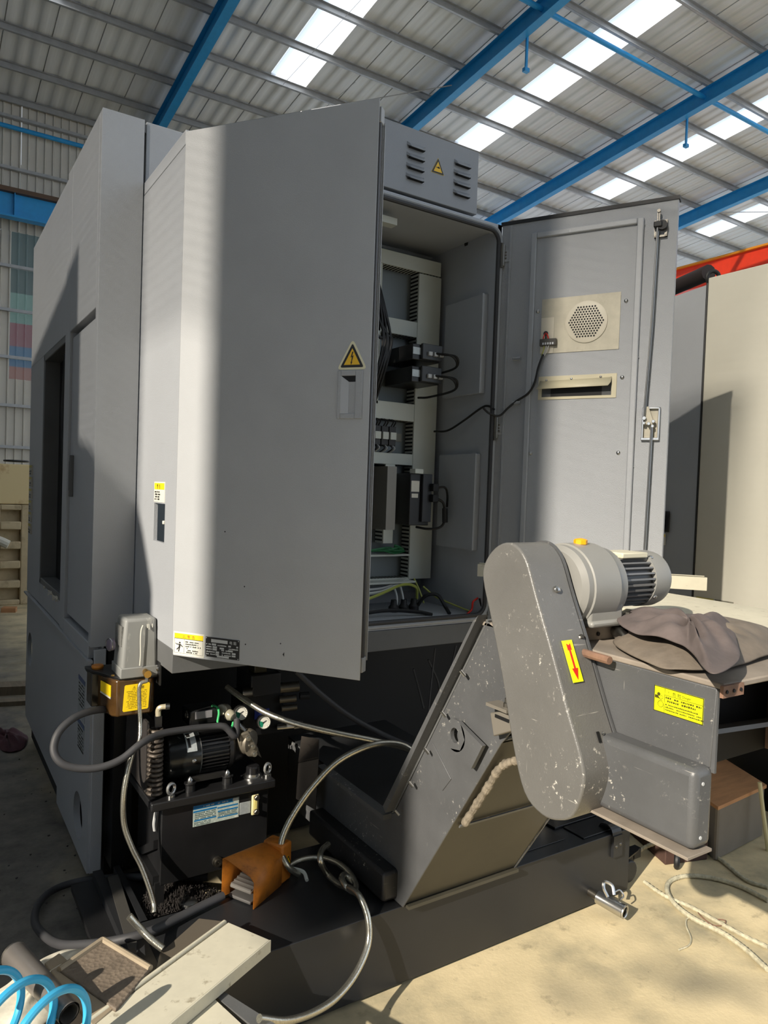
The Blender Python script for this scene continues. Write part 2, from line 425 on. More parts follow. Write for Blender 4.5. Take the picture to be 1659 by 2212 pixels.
wall = struct('wall_far')
WSH = mat('ivory_wall_sheet', (206, 200, 188), .5, var=.05, vscale=2)
def wall_sheet(x0, x1, z0, z1, m, name, par):
    q = MB(); n = int(round((x1 - x0) / .21)); w = (x1 - x0) / n; prof = []
    for i in range(n):
        x = x0 + i * w
        prof += [(x, 0), (x + w * .72, 0), (x + w * .80, -.04), (x + w * .92, -.04)]
    prof.append((x1, 0))
    vs = []
    for (x, d) in prof: vs += [(x, YW + .06 + d, z0), (x, YW + .06 + d, z1)]
    q.add(vs, [(2 * i, 2 * i + 2, 2 * i + 3, 2 * i + 1) for i in range(len(prof) - 1)])
    return q.build(name, m, par, ang=20)
xs = [-9.5 + .84 * i for i in range(14)]            # up to x = 1.42
for x in xs[:-1]:
    wall_sheet(x, x + .84, .9, 12.2, WSH, 'wall_sheet', wall)
wall_sheet(1.42, 2.06, .9, 8.3, WSH, 'wall_sheet', wall)
wall_sheet(1.42, 2.256, 8.3, 12.2, WSH, 'wall_sheet', wall)
for x in [2.26 + .84 * i for i in range(3)]:
    wall_sheet(x, x + .84, 8.3, 12.2, WSH, 'wall_sheet', wall)
wall_sheet(2.06, 4.8, .9, 4.25, WSH, 'wall_sheet', wall)
wall_sheet(3.3, 4.8, 4.25, 8.3, WSH, 'wall_sheet', wall)
for x in [4.8 + 2.1 * i for i in range(3)]:
    wall_sheet(x, min(x + 2.1, 46), .9, 12.2, WSH, 'wall_sheet', wall)
MB().box(-10, 46, YW + .02, YW + .25, 0, .9).build('plinth', mat('white_plinth', (205, 200, 190), .8, var=.1), wall)
for z in (2.35, 3.5, 4.83, 6.12, 7.32, 9.97, 11.35):
    MB().box(-10, 46, YW - .12, YW, z - .04, z + .04).build('girt', PURL, wall)
MB().cyl((-10, YW - .2, 11.02), (46, YW - .2, 11.02), .06, n=10).build('wind_brace', BLUEB, wall)
win = struct('window_1')
for (za, zb) in ((4.25, 4.80), (4.86, 6.09), (6.15, 7.29), (7.35, 8.3)):
    wall_sheet(2.06, 3.3, za, zb, PANE, 'pane', win)
# other walls of the hall, out of the picture, with the big gate the sun comes through
WG = mat('plain_wall_sheet', (150, 148, 140), .7)
g = struct('wall_gable')
for (y0, y1, z0, z1) in ((-14, -5.0, 0, 15.6), (1.2, 23, 0, 14.2), (-5.0, 1.2, 11.2, 15.0)):
    MB().box(-10.2, -10, y0, y1, z0, z1).build('gable_panel', WG, g)
w2 = MB().box(-10.2, 4.5, -14.2, -14, 0, 15.6).build('wall_back', WG); w2['kind'] = 'structure'
t = thing('shade_post', (-6.59, -.94, 14.2), 'unseen blue post added under the roof to shade the left door', 'crane')  # unseen post, added only for the dark band it casts on the left door
MB().box(-6.815, -6.365, -1.165, -.715, 4.75, 13.56).build('shaft', BLUEB, t)
MB().box(-6.95, -6.23, -1.3, -.58, 13.55, 13.62).build('top_plate', BLUEB, t)
t = thing('sun_dimming_slats', (-9.9, 0, 1), 'unseen graded slats added across the big gate to dim the sun', 'sun blocker')  # added out of view; slat density varies to fade the sun on the doors
def slats(y0, y1, z0, z1, c0, c1, p=.04):
    q = MB(); z = z0
    while z < z1:
        c = c0 + (c1 - c0) * (z - z0) / (z1 - z0); q.box(-9.93, -9.91, y0, y1, z, z + p * c); z += p
    q.build('slat', WG, t, kind='stuff')
slats(-5, -3.05, 8.2, 11.2, .02, .3); slats(-3.05, -1.33, 8.2, 9.7, .02, .56); slats(-3.05, -1.33, 9.7, 11.2, .3, .15); slats(-1.33, 1.2, 1.0, 11.2, .34, .42)

# unseen blocker, added and outlined to cast the stepped shadow at lower left
dS = Vector((SUN_T.x, SUN_T.y, 0)).normalized(); pS = Vector((-dS.y, dS.x, 0)); el = -SUN_T.z / math.hypot(SUN_T.x, SUN_T.y)
t = thing('shade_blocker', tuple(dS * -4.0 + pS * 4), 'unseen grey stepped blocker added to shade the lower left', 'machine')
prof = [(2.05, 0), (2.07, 1.08), (2.2, 1.3), (2.36, 1.52), (2.70, 1.66), (2.72, 2.42), (8.6, 2.42), (8.6, 0)]
poly = [(u, z + 5.4 * el if z > 0 else 0) for u, z in prof]
Mx = Matrix(((pS.x, 0, dS.x, dS.x * -4.3), (pS.y, 0, dS.y, dS.y * -4.3), (0, 1, 0, 0), (0, 0, 0, 1)))
MB(Mx).prism(poly, 'z', 0, .5).build('casing', PAINT_D, t)

# crane
t = thing('crane_runway', (2, YW - .6, 8.4), 'blue steel crane rail beam along the far wall at upper left', 'beam')
MB().box(-10, 45, YW - .62, YW - .60, 8.5, 9.1).box(-10, 45, YW - .76, YW - .46, 8.45, 8.5).build('beam', BLUEB, t)
MB().box(-10, 45, YW - .78, YW - .42, 9.1, 9.22).build('rail', mat('brown_rail', (96, 74, 58), .7), t)
for x in [-7.7 + 1.95 * i for i in range(12)]:
    MB().box(x - .01, x + .01, YW - .74, YW - .62, 8.5, 9.1).build('stiffener', BLUEB, t)
t = thing('bridge_crane', (21.4, 5, 8.5), 'bright red overhead crane girder high behind the rear machine', 'crane')
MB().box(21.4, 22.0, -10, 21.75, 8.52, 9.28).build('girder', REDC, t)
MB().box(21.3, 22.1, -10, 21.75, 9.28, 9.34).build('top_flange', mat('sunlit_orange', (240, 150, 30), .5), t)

# ================================================================== MACHINE ENCLOSURE
t = thing('machining_centre', (.52, 2.7, 0), 'large grey machine tool enclosure with dark open window and recessed side door', 'machine')
FB = frame((.52, 0, 0), (0, -1, 0))                    # face towards -x : u = -y
p = MB()                                               # column: facing + return around the recessed door
p.box(.52, .56, 3.268, 3.375, .86, 2.805); p.box(.52, .56, 2.7025, 2.742, .905, 2.80)
p.add([(.52, 2.742, 2.115), (.52, 3.268, 2.115), (.52, 3.268, 2.804), (.52, 2.742, 2.80), (.56, 2.742, 2.115), (.56, 3.268, 2.115), (.56, 3.268, 2.804), (.56, 2.742, 2.80)],
      [(0, 1, 2, 3), (7, 6, 5, 4), (0, 4, 5, 1), (1, 5, 6, 2), (2, 6, 7, 3), (3, 7, 4, 0)])
p.box(.52, .56, 2.742, 3.268, .855, .915); p.box(.56, .57, 2.71, 3.375, .86, 2.80)
p.build('column_cladding', PAINT, t, .003)
MB().box(.5205, .664, 2.700, 2.7024, .905, 2.80).build('rear_panel', PAINT, t)
MB().box(.672, 2.3, 2.708, 2.74, .905, 2.80).build('rear_panel', PAINT, t, .003)
MB().box(.53, 2.3, 2.71, 4.55, 2.76, 2.79).build('roof_cover', PAINT_D, t)
d = MB().box(.532, .552, 2.75, 3.26, .935, 2.092).build('side_door', PAINT, t, .004)
MB(FB).box(-3.196, -3.178, 1.43, 1.60, -.012, .004).build('handle_plate', PAINT_D, d, .002)
MB(FB).box(-3.191, -3.183, 1.455, 1.575, .0035, .0045).build('handle_slot', VOID, d)
p = MB()                                               # far bay with the window
for b in ((3.38, 4.555, 2.128, 2.80), (4.06, 4.555, .86, 2.128), (3.38, 4.06, .86, .965), (3.38, 3.40, .965, 2.128)):
    p.box(.527, .555, *b)
p.build('front_cladding', PAINT, t, .002)
p = MB()
p.box(.527, .70, 4.03, 4.06, .965, 2.128); p.box(.527, .70, 3.40, 4.06, 2.095, 2.128); p.box(.527, .70, 3.40, 4.06, .965, .995); p.box(.53, .70, 3.40, 3.42, .965, 2.128)
p.build('window_frame', PAINT_D, t, .004)
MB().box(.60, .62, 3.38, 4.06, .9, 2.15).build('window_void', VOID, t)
q = MB(); q.tube([(.585, 3.72, 2.1), (.58, 3.75, 1.8), (.585, 3.70, 1.5), (.59, 3.66, 1.2)], .016, 8).build('hanging_cable', RUBBER, t)
q = MB(); q.tube([(.588, 3.62, 2.1), (.582, 3.6, 1.85), (.588, 3.66, 1.6)], .012, 8).build('hanging_cable', RUBBER, t)
q = MB()
for i in range(26):
    y = random.uniform(3.45, 3.9); q.cyl((.53, y, .965), (.53 - random.uniform(.004, .012), y + random.uniform(-.02, .02), .95 + random.uniform(-.01, .03)), random.uniform(.004, .01), .001, 5)
q.build('chip_residue', mat('pale_residue', (190, 185, 172), .9), t, kind='stuff')
# lower panels with round holes
FBm = frame((.53, 0, 0), (0, -1, 0))
MB(FBm).plate_hole(-4.55, -3.39, .14, .845, -.02, 0, -4.40, .55, .092).build('lower_panel', PAINT, t)
MB(FBm).plate_hole(-3.385, -2.705, .08, .845, -.02, .004, -2.895, .22, .088).build('lower_panel', PAINT, t)
MB().box(.534, .575, 2.700, 2.715, .08, .895).build('edge_return', PAINT, t, .003)
MB().box(.512, .53, 2.70, 4.555, .846, .856).build('seam_ledge', PAINT, t)
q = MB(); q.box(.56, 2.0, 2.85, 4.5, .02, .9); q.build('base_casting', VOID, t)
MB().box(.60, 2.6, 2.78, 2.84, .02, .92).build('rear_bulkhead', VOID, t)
MB().box(.64, .665, 2.65, 2.78, .1, .6).box(.60, .64, 2.66, 2.78, .1, .75).build('bed_bracket', BLACKP, t)
MB().cyl((.70, 2.62, .33), (.70, 2.56, .33), .02, n=14).build('levelling_bolt', STEELD, t)
# stickers on the enclosure
for i, z in enumerate((1.545, 1.48, 1.415, 1.35, 1.285, 1.22)):
    s_ = MB(FB).box(-4.49, -4.39, z - .028, z + .028, -.008, .0005).build('warning_sticker', mat('faded_sticker', (186, 182, 168), .6), t)
    MB(FB).box(-4.488, -4.392, z + .014, z + .027, .0004, .001).build('yellow_band', mat('faded_yellow', (190, 180, 90), .6), s_)
    merge(MB(FB), lines(FB, -4.48, -4.40, z - .012, .012, .0005, i), lines(FB, -4.48, -4.41, z - .024, .01, .0005, i + 9)).build('print', INK, s_)
for (z0_, z1_, k) in ((.60, .755, 3), (.50, .59, 5)):
    s_ = MB(FBm).box(-2.93, -2.80, z0_, z1_, .003, .0055).build('data_sticker', mat('grey_sticker', (150, 156, 158), .5), t)
    MB(FBm).box(-2.93, -2.80, z1_ - .016, z1_, .005, .006).build('blue_band', mat('dull_blue', (70, 84, 120), .5), s_)
    b = MB(FBm)
    for j in range(7): merge(b, lines(FBm, -2.92, -2.81, z1_ - .03 - j * .013, .007, .0057, k * 10 + j))
    b.build('print', INK, s_)
# base frame of the machine, seen under the hydraulic unit
t = thing('base_frame', (.55, 2.3, 0), 'dark steel base frame bars lying low beside the coolant tank', 'frame')
for (a, b, w) in (((.53, 2.62), (.53, 2.07), .03), ((.60, 2.62), (.60, 2.07), .02)):
    MB().box(a[0], a[0] + w, b[1], a[1], .02, .13).build('rail', TANKP, t)
MB().slab([(.46, 2.12, .10), (.72, 2.10, .10), (.72, 2.60, .10), (.46, 2.62, .10)], .02).build('plate', BLACKP, t)
MB().slab([(.53, 2.08, .135), (.565, 2.08, .135), (.60, 2.55, .135), (.565, 2.55, .135)], .01).build('cross_bar', mat('dusty_black_bar', (62, 60, 56), .6), t)
MB().slab([(.61, 2.10, .135), (.80, 2.10, .135), (.80, 2.14, .135), (.61, 2.14, .135)], .01).build('cross_bar', mat('dusty_black_bar', (62, 60, 56), .6), t)

# ================================================================== ELECTRICAL CABINET
X1, X2, Y1, Y2, ZB, ZT = .668, 1.95, 2.22, 2.70, .985, 2.578
t = thing('electrical_cabinet', (X1, Y1, .91), 'tall grey electrical cabinet with both doors standing open', 'cabinet')
CAB = t
PAINT_I = mat('cabinet_inner_paint', (178, 182, 188), .45, var=.03, bump=.08, bscale=300)
p = MB()
p.plate_hole  # (side panel has a rectangular slot, built from strips)
for b in ((Y1, 2.336, ZB, 2.53), (2.463, Y2, ZB, 2.53), (2.336, 2.463, ZB, 1.305), (2.336, 2.463, 1.432, 2.53)):
    p.box(X1, X1 + .012, *b)
p.build('side_panel', PAINT, t)
MB().box(X1, X1 + .012, Y1, Y2, 2.533, ZT).build('top_rail', PAINT, t, .002)
MB().box(X1 + .055, X1 + .06, 2.32, 2.48, 1.29, 1.45).build('slot_pocket', PAINT, t)
h = MB().box(X1 + .02, X1 + .05, 2.34, 2.41, 1.358, 1.378).build('switch_lever', STEELD, t, .004)
MB().box(X1 + .015, X1 + .03, 2.405, 2.418, 1.362, 1.374).build('lever_tip', WHITEL, h, .002)
FS = frame((X1, 0, 0), (0, -1, 0))
s_ = MB(FS).box(-2.465, -2.34, 1.436, 1.503, 0, .0012).build('caution_label', WHITEL, t)
MB(FS).box(-2.460, -2.345, 1.478, 1.499, .001, .0018).build('yellow_band', YEL, s_)
text('警  告', FS, -2.43, 1.4815, .016, INK, s_, n=.002)
b = MB(FS)
for j in range(4): merge(b, lines(FS, -2.455, -2.40 + .008 * (j % 2), 1.467 - .008 * j, .0055, .0015, j))
b.build('print', INK, s_)
p = MB()
p.box(X1 + .013, X2, Y1 + .02, Y2, ZT - .02, ZT); p.box(X1 + .013, X2, Y1 + .02, Y2, ZB, ZB + .02); p.box(X2 - .02, X2, Y1, Y2, ZB, ZT)
p.box(X1 + .013, X2, 2.66, 2.69, ZB, ZT); p.box(X1 + .012, X1 + .03, Y1, Y1 + .03, ZB, ZT); p.box(X1 + .013, X2, Y1, Y1 + .02, ZT - .035, ZT)
p.box(X1 + .013, X2, Y1, Y1 + .02, ZB, 1.008)
p.build('carcass', PAINT_I, t)
def rrect(x0, x1, z0, z1, r, n=6):
    out = []
    for cx, cz, a0 in ((x1 - r, z0 + r, -90), (x1 - r, z1 - r, 0), (x0 + r, z1 - r, 90), (x0 + r, z0 + r, 180)):
        for i in range(n + 1):
            a = math.radians(a0 + 90 * i / n); out.append((cx + r * math.cos(a), cz + r * math.sin(a)))
    return out
MB().tube([(x, Y1 - .007, z) for x, z in rrect(X1 + .03, X2 - .020, 1.014, 2.548, .045)], .0085, 8, 1, closed=True).build('door_gasket', RUBG, t)
MB().tube([(x, Y1 - .001, z) for x, z in rrect(X1 + .014, X2 - .004, .998, 2.564, .055)], .009, 8, 1, closed=True).build('rain_lip', PAINT, t)
MB().box(X1, X2 + .004, Y1 - .004, 2.66, .908, .984).build('base_beam', PAINT_D, t, .002)
MB().box(1.2, 1.5, 2.30, 2.34, 2.50, 2.525).build('interior_lamp', DUCT, t)
# inside: insulation panels, back plate
for (y0, y1, z0, z1) in ((2.262, 2.515, 1.909, 2.31), (2.27, 2.52, 1.268, 1.664)):
    q = MB().box(X2 - .045, X2 - .02, y0, y1, z0, z1).build('insulation_board', PAINT_I, t, .003)
    MB().box(X2 - .05, X2 - .044, y0, y0 + .03, z0, z1).build('board_flange', PAINT_I, q)
bp = MB().box(.72, 1.90, 2.615, 2.622, 1.06, 2.53).build('mounting_plate', mat('zinc_plate', (120, 126, 128), .45, .3), t)
def duct(x0, x1, z0, z1, vertical, lid=True):
    q = MB().box(x0, x1, 2.55, 2.615, z0, z1).build('wiring_duct', DUCT, t, .002)
    sl = MB()
    if vertical:
        z = z0 + .01
        while z < z1 - .01:
            sl.box(x0 - .0012, x0 + .002, 2.558, 2.612, z, z + .0075); z += .0165
    else:
        x = x0 + .01
        while x < x1 - .01:
            sl.box(x, x + .0075, 2.558, 2.612, z0 - .0012, z0 + .002); sl.box(x, x + .0075, 2.558, 2.612, z1 - .002, z1 + .0012); x += .0165
    sl.build('duct_slots', DUCT_SL, q, kind='stuff'); return q
duct(1.786, 1.905, 1.12, 2.435, True)
duct(.75, 1.90, 2.44, 2.50, False)
duct(.75, 1.785, 2.16, 2.225, False)
duct(.75, 1.785, 1.80, 1.875, False)
duct(.75, 1.785, 1.612, 1.66, False)
duct(1.648, 1.697, 1.277, 1.612, True)
duct(.75, 1.785, 1.10, 1.128, False)
duct(1.575, 1.60, 1.86, 2.44, True)
for k, z in enumerate((2.065, 1.975)):                 # two drive boxes standing well proud of the plate
    q = MB().box(1.66, 1.80, 2.40, 2.60, z - .032, z + .032).build('drive_module', BLACKP, t, .003)
    MB().box(1.70, 1.80, 2.385, 2.40, z - .028, z + .036).build('front_cover', mat('drive_front', (58, 60, 62), .4), q, .003)
    for j in range(3):
        x = 1.725 + .028 * j
        MB().box(x, x + .018, 2.374, 2.386, z - .012, z + .004).build('plug', INKW, q, .001)
    MB().box(1.662, 1.70, 2.398, 2.402, z - .01, z + .018).build('nameplate', GREYL, q)
    for j in range(2):
        MB().tube([(1.76 + .02 * j, 2.378, z), (1.81 + .02 * j, 2.33, z - .012), (1.85, 2.36, z - .05), (1.80, 2.46, z - .075), (1.78, 2.52, z - .075)], .0045, 6).build('signal_cable', RUBBER, q)
q = MB().box(1.70, 1.80, 2.44, 2.61, 1.36, 1.575).build('servo_amplifier', BLACKP, t, .003)
MB().box(1.755, 1.802, 2.425, 2.44, 1.375, 1.575).build('front_cover', mat('amp_front', (44, 46, 50), .4), q, .002)
MB().box(1.705, 1.745, 2.437, 2.44, 1.50, 1.545).build('nameplate', WHITEL, q)
MB().box(1.708, 1.74, 2.437, 2.44, 1.475, 1.492).build('nameplate', WHITEL, q)
MB().box(1.71, 1.75, 2.42, 2.46, 1.576, 1.594).build('terminal_strip', DUCT, q)
for z in (1.52, 1.475):
    MB().box(1.79, 1.82, 2.40, 2.43, z - .016, z + .016).build('connector', RUBBER, q, .003)
MB().tube([(1.815, 2.41, 1.52), (1.85, 2.40, 1.522), (1.88, 2.42, 1.49), (1.895, 2.44, 1.44)], .005, 6).build('signal_cable', RUBBER, q)
MB().tube([(1.815, 2.41, 1.475), (1.845, 2.405, 1.46), (1.86, 2.41, 1.43), (1.865, 2.41, 1.39), (1.85, 2.42, 1.355), (1.81, 2.45, 1.345), (1.78, 2.50, 1.35)], .0055, 6).build('signal_cable', RUBBER, q)
MB().cyl((1.862, 2.41, 1.435), (1.865, 2.41, 1.375), .012, n=10).build('ferrite_core', RUBBER, q)
for k in range(4):                                     # contactors
    x = 1.49 + .038 * k + .05
    q = MB().box(x, x + .034, 2.54, 2.61, 1.69, 1.77).build('contactor', mat('contactor_body', (50, 50, 50), .5), t, .002)
    MB().box(x + .003, x + .031, 2.532, 2.541, 1.715, 1.745).build('front_label', DUCT, q)
    for j in range(2):
        MB().tube([(x + .01 + .012 * j, 2.545, 1.768), (x + .01 + .012 * j, 2.53, 1.79), (x + .012 * j, 2.57, 1.805)], .003, 5).build('wire', RUBBER, q)
        MB().tube([(x + .01 + .012 * j, 2.545, 1.692), (x + .01 + .012 * j, 2.53, 1.675), (x + .012 * j, 2.57, 1.655)], .003, 5).build('wire', INKW if j else RUBBER, q)
s_ = MB().box(1.69, 1.765, 2.612, 2.615, 1.715, 1.75).build('part_label', mat('dull_label', (140, 140, 130), .5), t)
text('b', frame((1.70, 2.612, 1.722), (1, 0, 0)), 0, 0, .026, INK, s_)
q = MB().box(1.60, 1.645, 2.46, 2.61, 1.34, 1.60).build('power_supply', mat('alu_case', (120, 116, 108), .4, .4), t)
for k in range(9):                                     # cable bundle at left of the opening
    x = 1.53 + .012 * (k % 4); z = 2.30 - .02 * k
    MB().tube([(x, 2.56, 2.42), (x + .02, 2.50, z), (x + .045 + .006 * (k % 3), 2.49, 2.12), (x + .02, 2.48, 2.0), (x + .01, 2.54, 1.86)], .006, 6).build('power_cable', RUBBER, t)
for k in range(7):
    x = 1.50 + .02 * k
    MB().tube([(x, 2.54, 1.245), (1.62 + .02 * k, 2.53, 1.25 + .006 * (k % 3)), (1.70, 2.54, 1.235 + .006 * k), (1.775, 2.57, 1.24)], .003, 5).build('wire', mat('dark_green_wire', (36, 110, 64), .5), t)
MB().box(.75, 1.785, 2.548, 2.60, 1.222, 1.230).build('duct_lip', DUCT, t)
MB().box(.75, 1.775, 2.48, 2.60, 1.115, 1.122).build('duct_lip', DUCT, t)
for pts, r, m in (([(1.45, 2.40, 1.06), (1.56, 2.42, 1.085), (1.68, 2.44, 1.115), (1.755, 2.45, 1.10), (1.77, 2.46, 1.05)], .006, YGW),
                  ([(1.80, 2.46, 1.10), (1.84, 2.42, 1.06), (1.89, 2.34, 1.03), (1.93, 2.30, 1.012)], .004, YGW),
                  ([(1.45, 2.45, 1.10), (1.60, 2.47, 1.10), (1.74, 2.52, 1.12)], .005, INKW), ([(1.45, 2.44, 1.085), (1.6, 2.46, 1.09), (1.76, 2.52, 1.125)], .006, DUCT),
                  ([(1.66, 2.47, 1.10), (1.655, 2.44, 1.06), (1.65, 2.44, 1.012)], .005, INKW), ([(1.69, 2.47, 1.105), (1.685, 2.44, 1.06), (1.69, 2.44, 1.012)], .005, INKW),
                  ([(1.75, 2.44, 1.012), (1.77, 2.40, 1.07), (1.81, 2.37, 1.075), (1.83, 2.34, 1.03), (1.82, 2.30, 1.01)], .008, RUBBER),
                  ([(1.40, 2.36, 1.02), (1.55, 2.35, 1.03), (1.68, 2.33, 1.02), (1.74, 2.31, 1.008)], .008, RUBBER),
                  ([(1.78, 2.50, 1.13), (1.79, 2.47, 1.08), (1.80, 2.45, 1.03)], .004, YGW),
                  ([(1.86, 2.24, 1.012), (1.895, 2.25, 1.03), (1.90, 2.25, 1.06), (1.925, 2.25, 1.075)], .004, REDM),
                  ([(1.925, 2.24, 1.075), (1.93, 2.235, 1.05), (1.94, 2.23, 1.03)], .004, RUBBER)):
    MB().tube(pts, r, 6).build('loose_cable', m, t)
for k in range(3): MB().lathe([(0, .022), (.02, .022), (.03, .014), (.05, .012)], (1.64 + .05 * k, 2.44, 1.005), (0, 0, 1), 12).build('cable_gland', RUBBER, t)
# top box with louvres
q = MB().box(1.36, 1.817, Y1, 2.62, 2.590, 2.829).build('top_box', mat('top_box_paint', (140, 143, 148), .42, bump=.25, bscale=330, var=.04), t, .002)
FT = frame((0, Y1, 0), (1, 0, 0))
for x0 in (1.478, 1.697):
    for k in range(4):
        z = 2.766 - .0375 * k - (.004 if x0 > 1.6 else 0)
        lv = MB(FT); w = .082; vs = []
        for (xx, sc) in ((0, 0), (.010, .8), (.018, 1), (w - .018, 1), (w - .010, .8), (w, 0)):
            for (dz, n) in ((.020, 0), (.012, .009), (.002, .016), (0, .016)): vs.append((x0 + xx, z - .011 + dz + (.010 * (1 - sc) if n else 0), n * sc))
        lv.add(vs, [(i * 4 + j, (i + 1) * 4 + j, (i + 1) * 4 + j + 1, i * 4 + j + 1) for i in range(5) for j in range(3)])
        lv = lv.build('louvre', MATS['top_box_paint'], q, ang=25)
        MB(FT).box(x0 + .008, x0 + w - .008, z - .0112, z - .0085, .0002, .0135).build('louvre_mouth', VOID, lv)
def tri_sign(M, cx, zb, w, h, parent, bolt_glyph, margin):
    def tri(k, rr):
        c = (cx, zb + h / 3); P3 = [(cx - w / 2, zb), (cx + w / 2, zb), (cx, zb + h)]
        P3 = [(c[0] + (x - c[0]) * k, c[1] + (y - c[1]) * k) for x, y in P3]
        out = []
        for i in range(3):
            A, B, Cc = Vector(P3[i - 1]), Vector(P3[i]), Vector(P3[(i + 1) % 3])
            a = B + (A - B).normalized() * rr; e = B + (Cc - B).normalized() * rr
            for s in range(5):
                u = s / 4; out.append(tuple(a * (1 - u) ** 2 + B * 2 * u * (1 - u) + e * u * u))
        return out
    s_ = MB(M).prism(tri(1, w * .16 if margin else w * .02), 'z', 0, .001).build('hazard_sign', mat('sign_border', (226, 222, 190), .5) if margin else YEL, parent)
    k1 = .78 if margin else .97
    MB(M).prism(tri(k1, w * .07), 'z', .0009, .0014).build('black_triangle', INK, s_)
    MB(M).prism(tri(k1 * .68, .0005), 'z', .0013, .0018).build('yellow_triangle', mat('sign_amber', (238, 190, 30), .5), s_)
    g_ = [(.50, .62), (.40, .36), (.49, .39), (.44, .16), (.40, .18), (.455, .03), (.53, .17), (.49, .165), (.60, .46), (.50, .43), (.58, .62)]
    if bolt_glyph:
        MB(M).prism([(cx + (x - .5) * w * .62 * .8, zb + h * .13 + y * h * .72) for x, y in g_], 'z', .0017, .0021).build('flash_symbol', INK, s_)
    else:
        b = MB(M); b.box(cx - w * .13, cx + w * .13, zb + h * .36, zb + h * .42, .0017, .0021); b.prism([(cx - w * .02, zb + h * .34), (cx + w * .14, zb + h * .34), (cx + w * .05, zb + h * .50)], 'z', .0017, .0021)
        b.build('symbol', INK, s_)
tri_sign(FT, 1.621, 2.696, .06, .058, q, False, False)
MB().tube([(1.80, 2.42, 2.60), (1.84, 2.42, 2.645), (1.90, 2.42, 2.645), (1.945, 2.42, 2.60), (1.955, 2.42, 2.55)], .028, 12).build('flexible_conduit', RUBBER, t)

# ---- left door, swung open
ML = frame((X1, Y1, 0), (.593, -.8052, 0)); WL = .634; ZD0, ZD1 = .966, 2.572
LD = MB(ML)
LD.box(0, WL, ZD0, ZD1, -.0025, 0); LD.box(0, WL - .03, ZD0, ZD1, -.026, -.0025)
LD = LD.build('left_door', PAINT_S, t, .0015, label='left door with its outside face showing')
MB(ML).box(WL - .035, WL - .006, ZD0 + .03, ZD1 - .03, -.036, -.003).build('seal_channel', RUBBER, LD)
q = MB(ML); q.box(WL - .03, WL + .004, ZD0 + .05, ZD1 - .05, -.041, -.0375); q.box(WL - .02, WL + .001, ZD0 + .05, ZD1 - .05, -.033, -.0315)
q.build('edge_flange', PAINT, LD, .001)
MB(ML).cyl((WL - .006, ZD0 + .06, -.018), (WL - .006, ZD1 - .06, -.018), .0085, n=12).build('rubber_seal', mat('seal_grey', (70, 70, 72), .3), LD)
for z in (ZD0 + .02, ZD1 - .06):
    MB(ML).box(WL - .03, WL + .003, z, z + .042, -.034, -.008).build('corner_block', PAINT, LD, .002)
tri_sign(ML, .578, 1.834, .092, .086, LD, True, True)
hp = MB(ML)
for b in ((.537, .547, 1.697, 1.832), (.591, .613, 1.697, 1.832), (.547, .591, 1.697, 1.712), (.547, .591, 1.817, 1.832)): hp.box(*b, 0, .004)
hp = hp.build('handle_frame', PAINT, LD, .0015)
q = MB(ML); q.add([(.547, 1.712, .0005), (.570, 1.712, -.0), (.570, 1.80, .0), (.547, 1.817, .0005)], [(0, 1, 2, 3)])
q = MB(ML).box(.547, .591, 1.712, 1.817, .0003, .0012).build('handle_pocket', PAINT_I, hp)
MB(ML).prism([(.547, 1.712), (.5715, 1.712), (.5715, 1.80), (.547, 1.817)], 'z', .001, .0032).build('finger_plate', PAINT_I, hp)
MB(ML).prism([(.5715, 1.712), (.591, 1.712), (.591, 1.80), (.5715, 1.80)], 'z', .001, .0018).build('finger_plate', PAINT, hp)
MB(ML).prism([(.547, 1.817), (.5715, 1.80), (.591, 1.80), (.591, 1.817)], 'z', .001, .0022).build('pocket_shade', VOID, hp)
s_ = MB(ML).box(.005, .118, .970, 1.042, 0, .001).build('warning_label', WHITEL, LD)
MB(ML).box(.009, .114, 1.022, 1.037, .0008, .0014).build('yellow_band', YEL, s_)
text('△  警  告', ML, .0615, 1.0245, .011, mat('brown_ink', (140, 80, 20), .5), s_, n=.0016, align='CENTER')
b = MB(ML); b.box(.009, .114, 1.0205, 1.022, .001, .0015); b.box(.045, .0456, .978, 1.02, .001, .0014)
for e in ((.009, .0096, .976, 1.038), (.1134, .114, .976, 1.038), (.009, .114, .976, .9766)): b.box(*e, .001, .0014)
b.cyl((.029, 1.008, .001), (.029, 1.008, .0015), .003, n=10)
def stroke(b, A, B, w): 
    A = Vector(A); B = Vector(B); d = (B - A).normalized(); nn = Vector((-d.y, d.x)) * w
    b.add([(*(A + nn), .0014), (*(A - nn), .0014), (*(B - nn), .0014), (*(B + nn), .0014)], [(0, 1, 2, 3)])
for A, B, w in (((.029, 1.004), (.028, .994), .003), ((.028, 1.003), (.017, 1.003), .0013), ((.017, 1.003), (.013, 1.006), .0009), ((.031, 1.003), (.040, .996), .0014), ((.028, .995), (.018, .986), .0016), ((.029, .995), (.025, .980), .0018)): stroke(b, A, B, w)
for j, (w, z) in enumerate(((.048, 1.011), (.046, 1.004), (.056, .997), (.008, .991), (.056, .985), (.044, .979))): merge(b, lines(ML, .05, .05 + w, z, .004, .001, j + 20))
b.build('print', INK, s_)
s_ = MB(ML).box(.123, .242, .977, 1.037, 0, .0015).build('rating_plate', INK, LD)
b = MB(ML)
for e in ((.143, .201, 1.022, 1.032), (.146, .161, 1.013, 1.019), (.149, .164, 1.005, 1.011), (.149, .164, .998, 1.004), (.160, .172, .990, .996), (.160, .172, .983, .989), (.165, .207, .9785, .984), (.174, .189, 1.004, 1.009), (.204, .213, 1.013, 1.018), (.232, .238, 1.013, 1.018), (.203, .22, .999, 1.004), (.217, .23, .992, .997), (.217, .23, .985, .99)): b.box(*e, .0014, .0019)
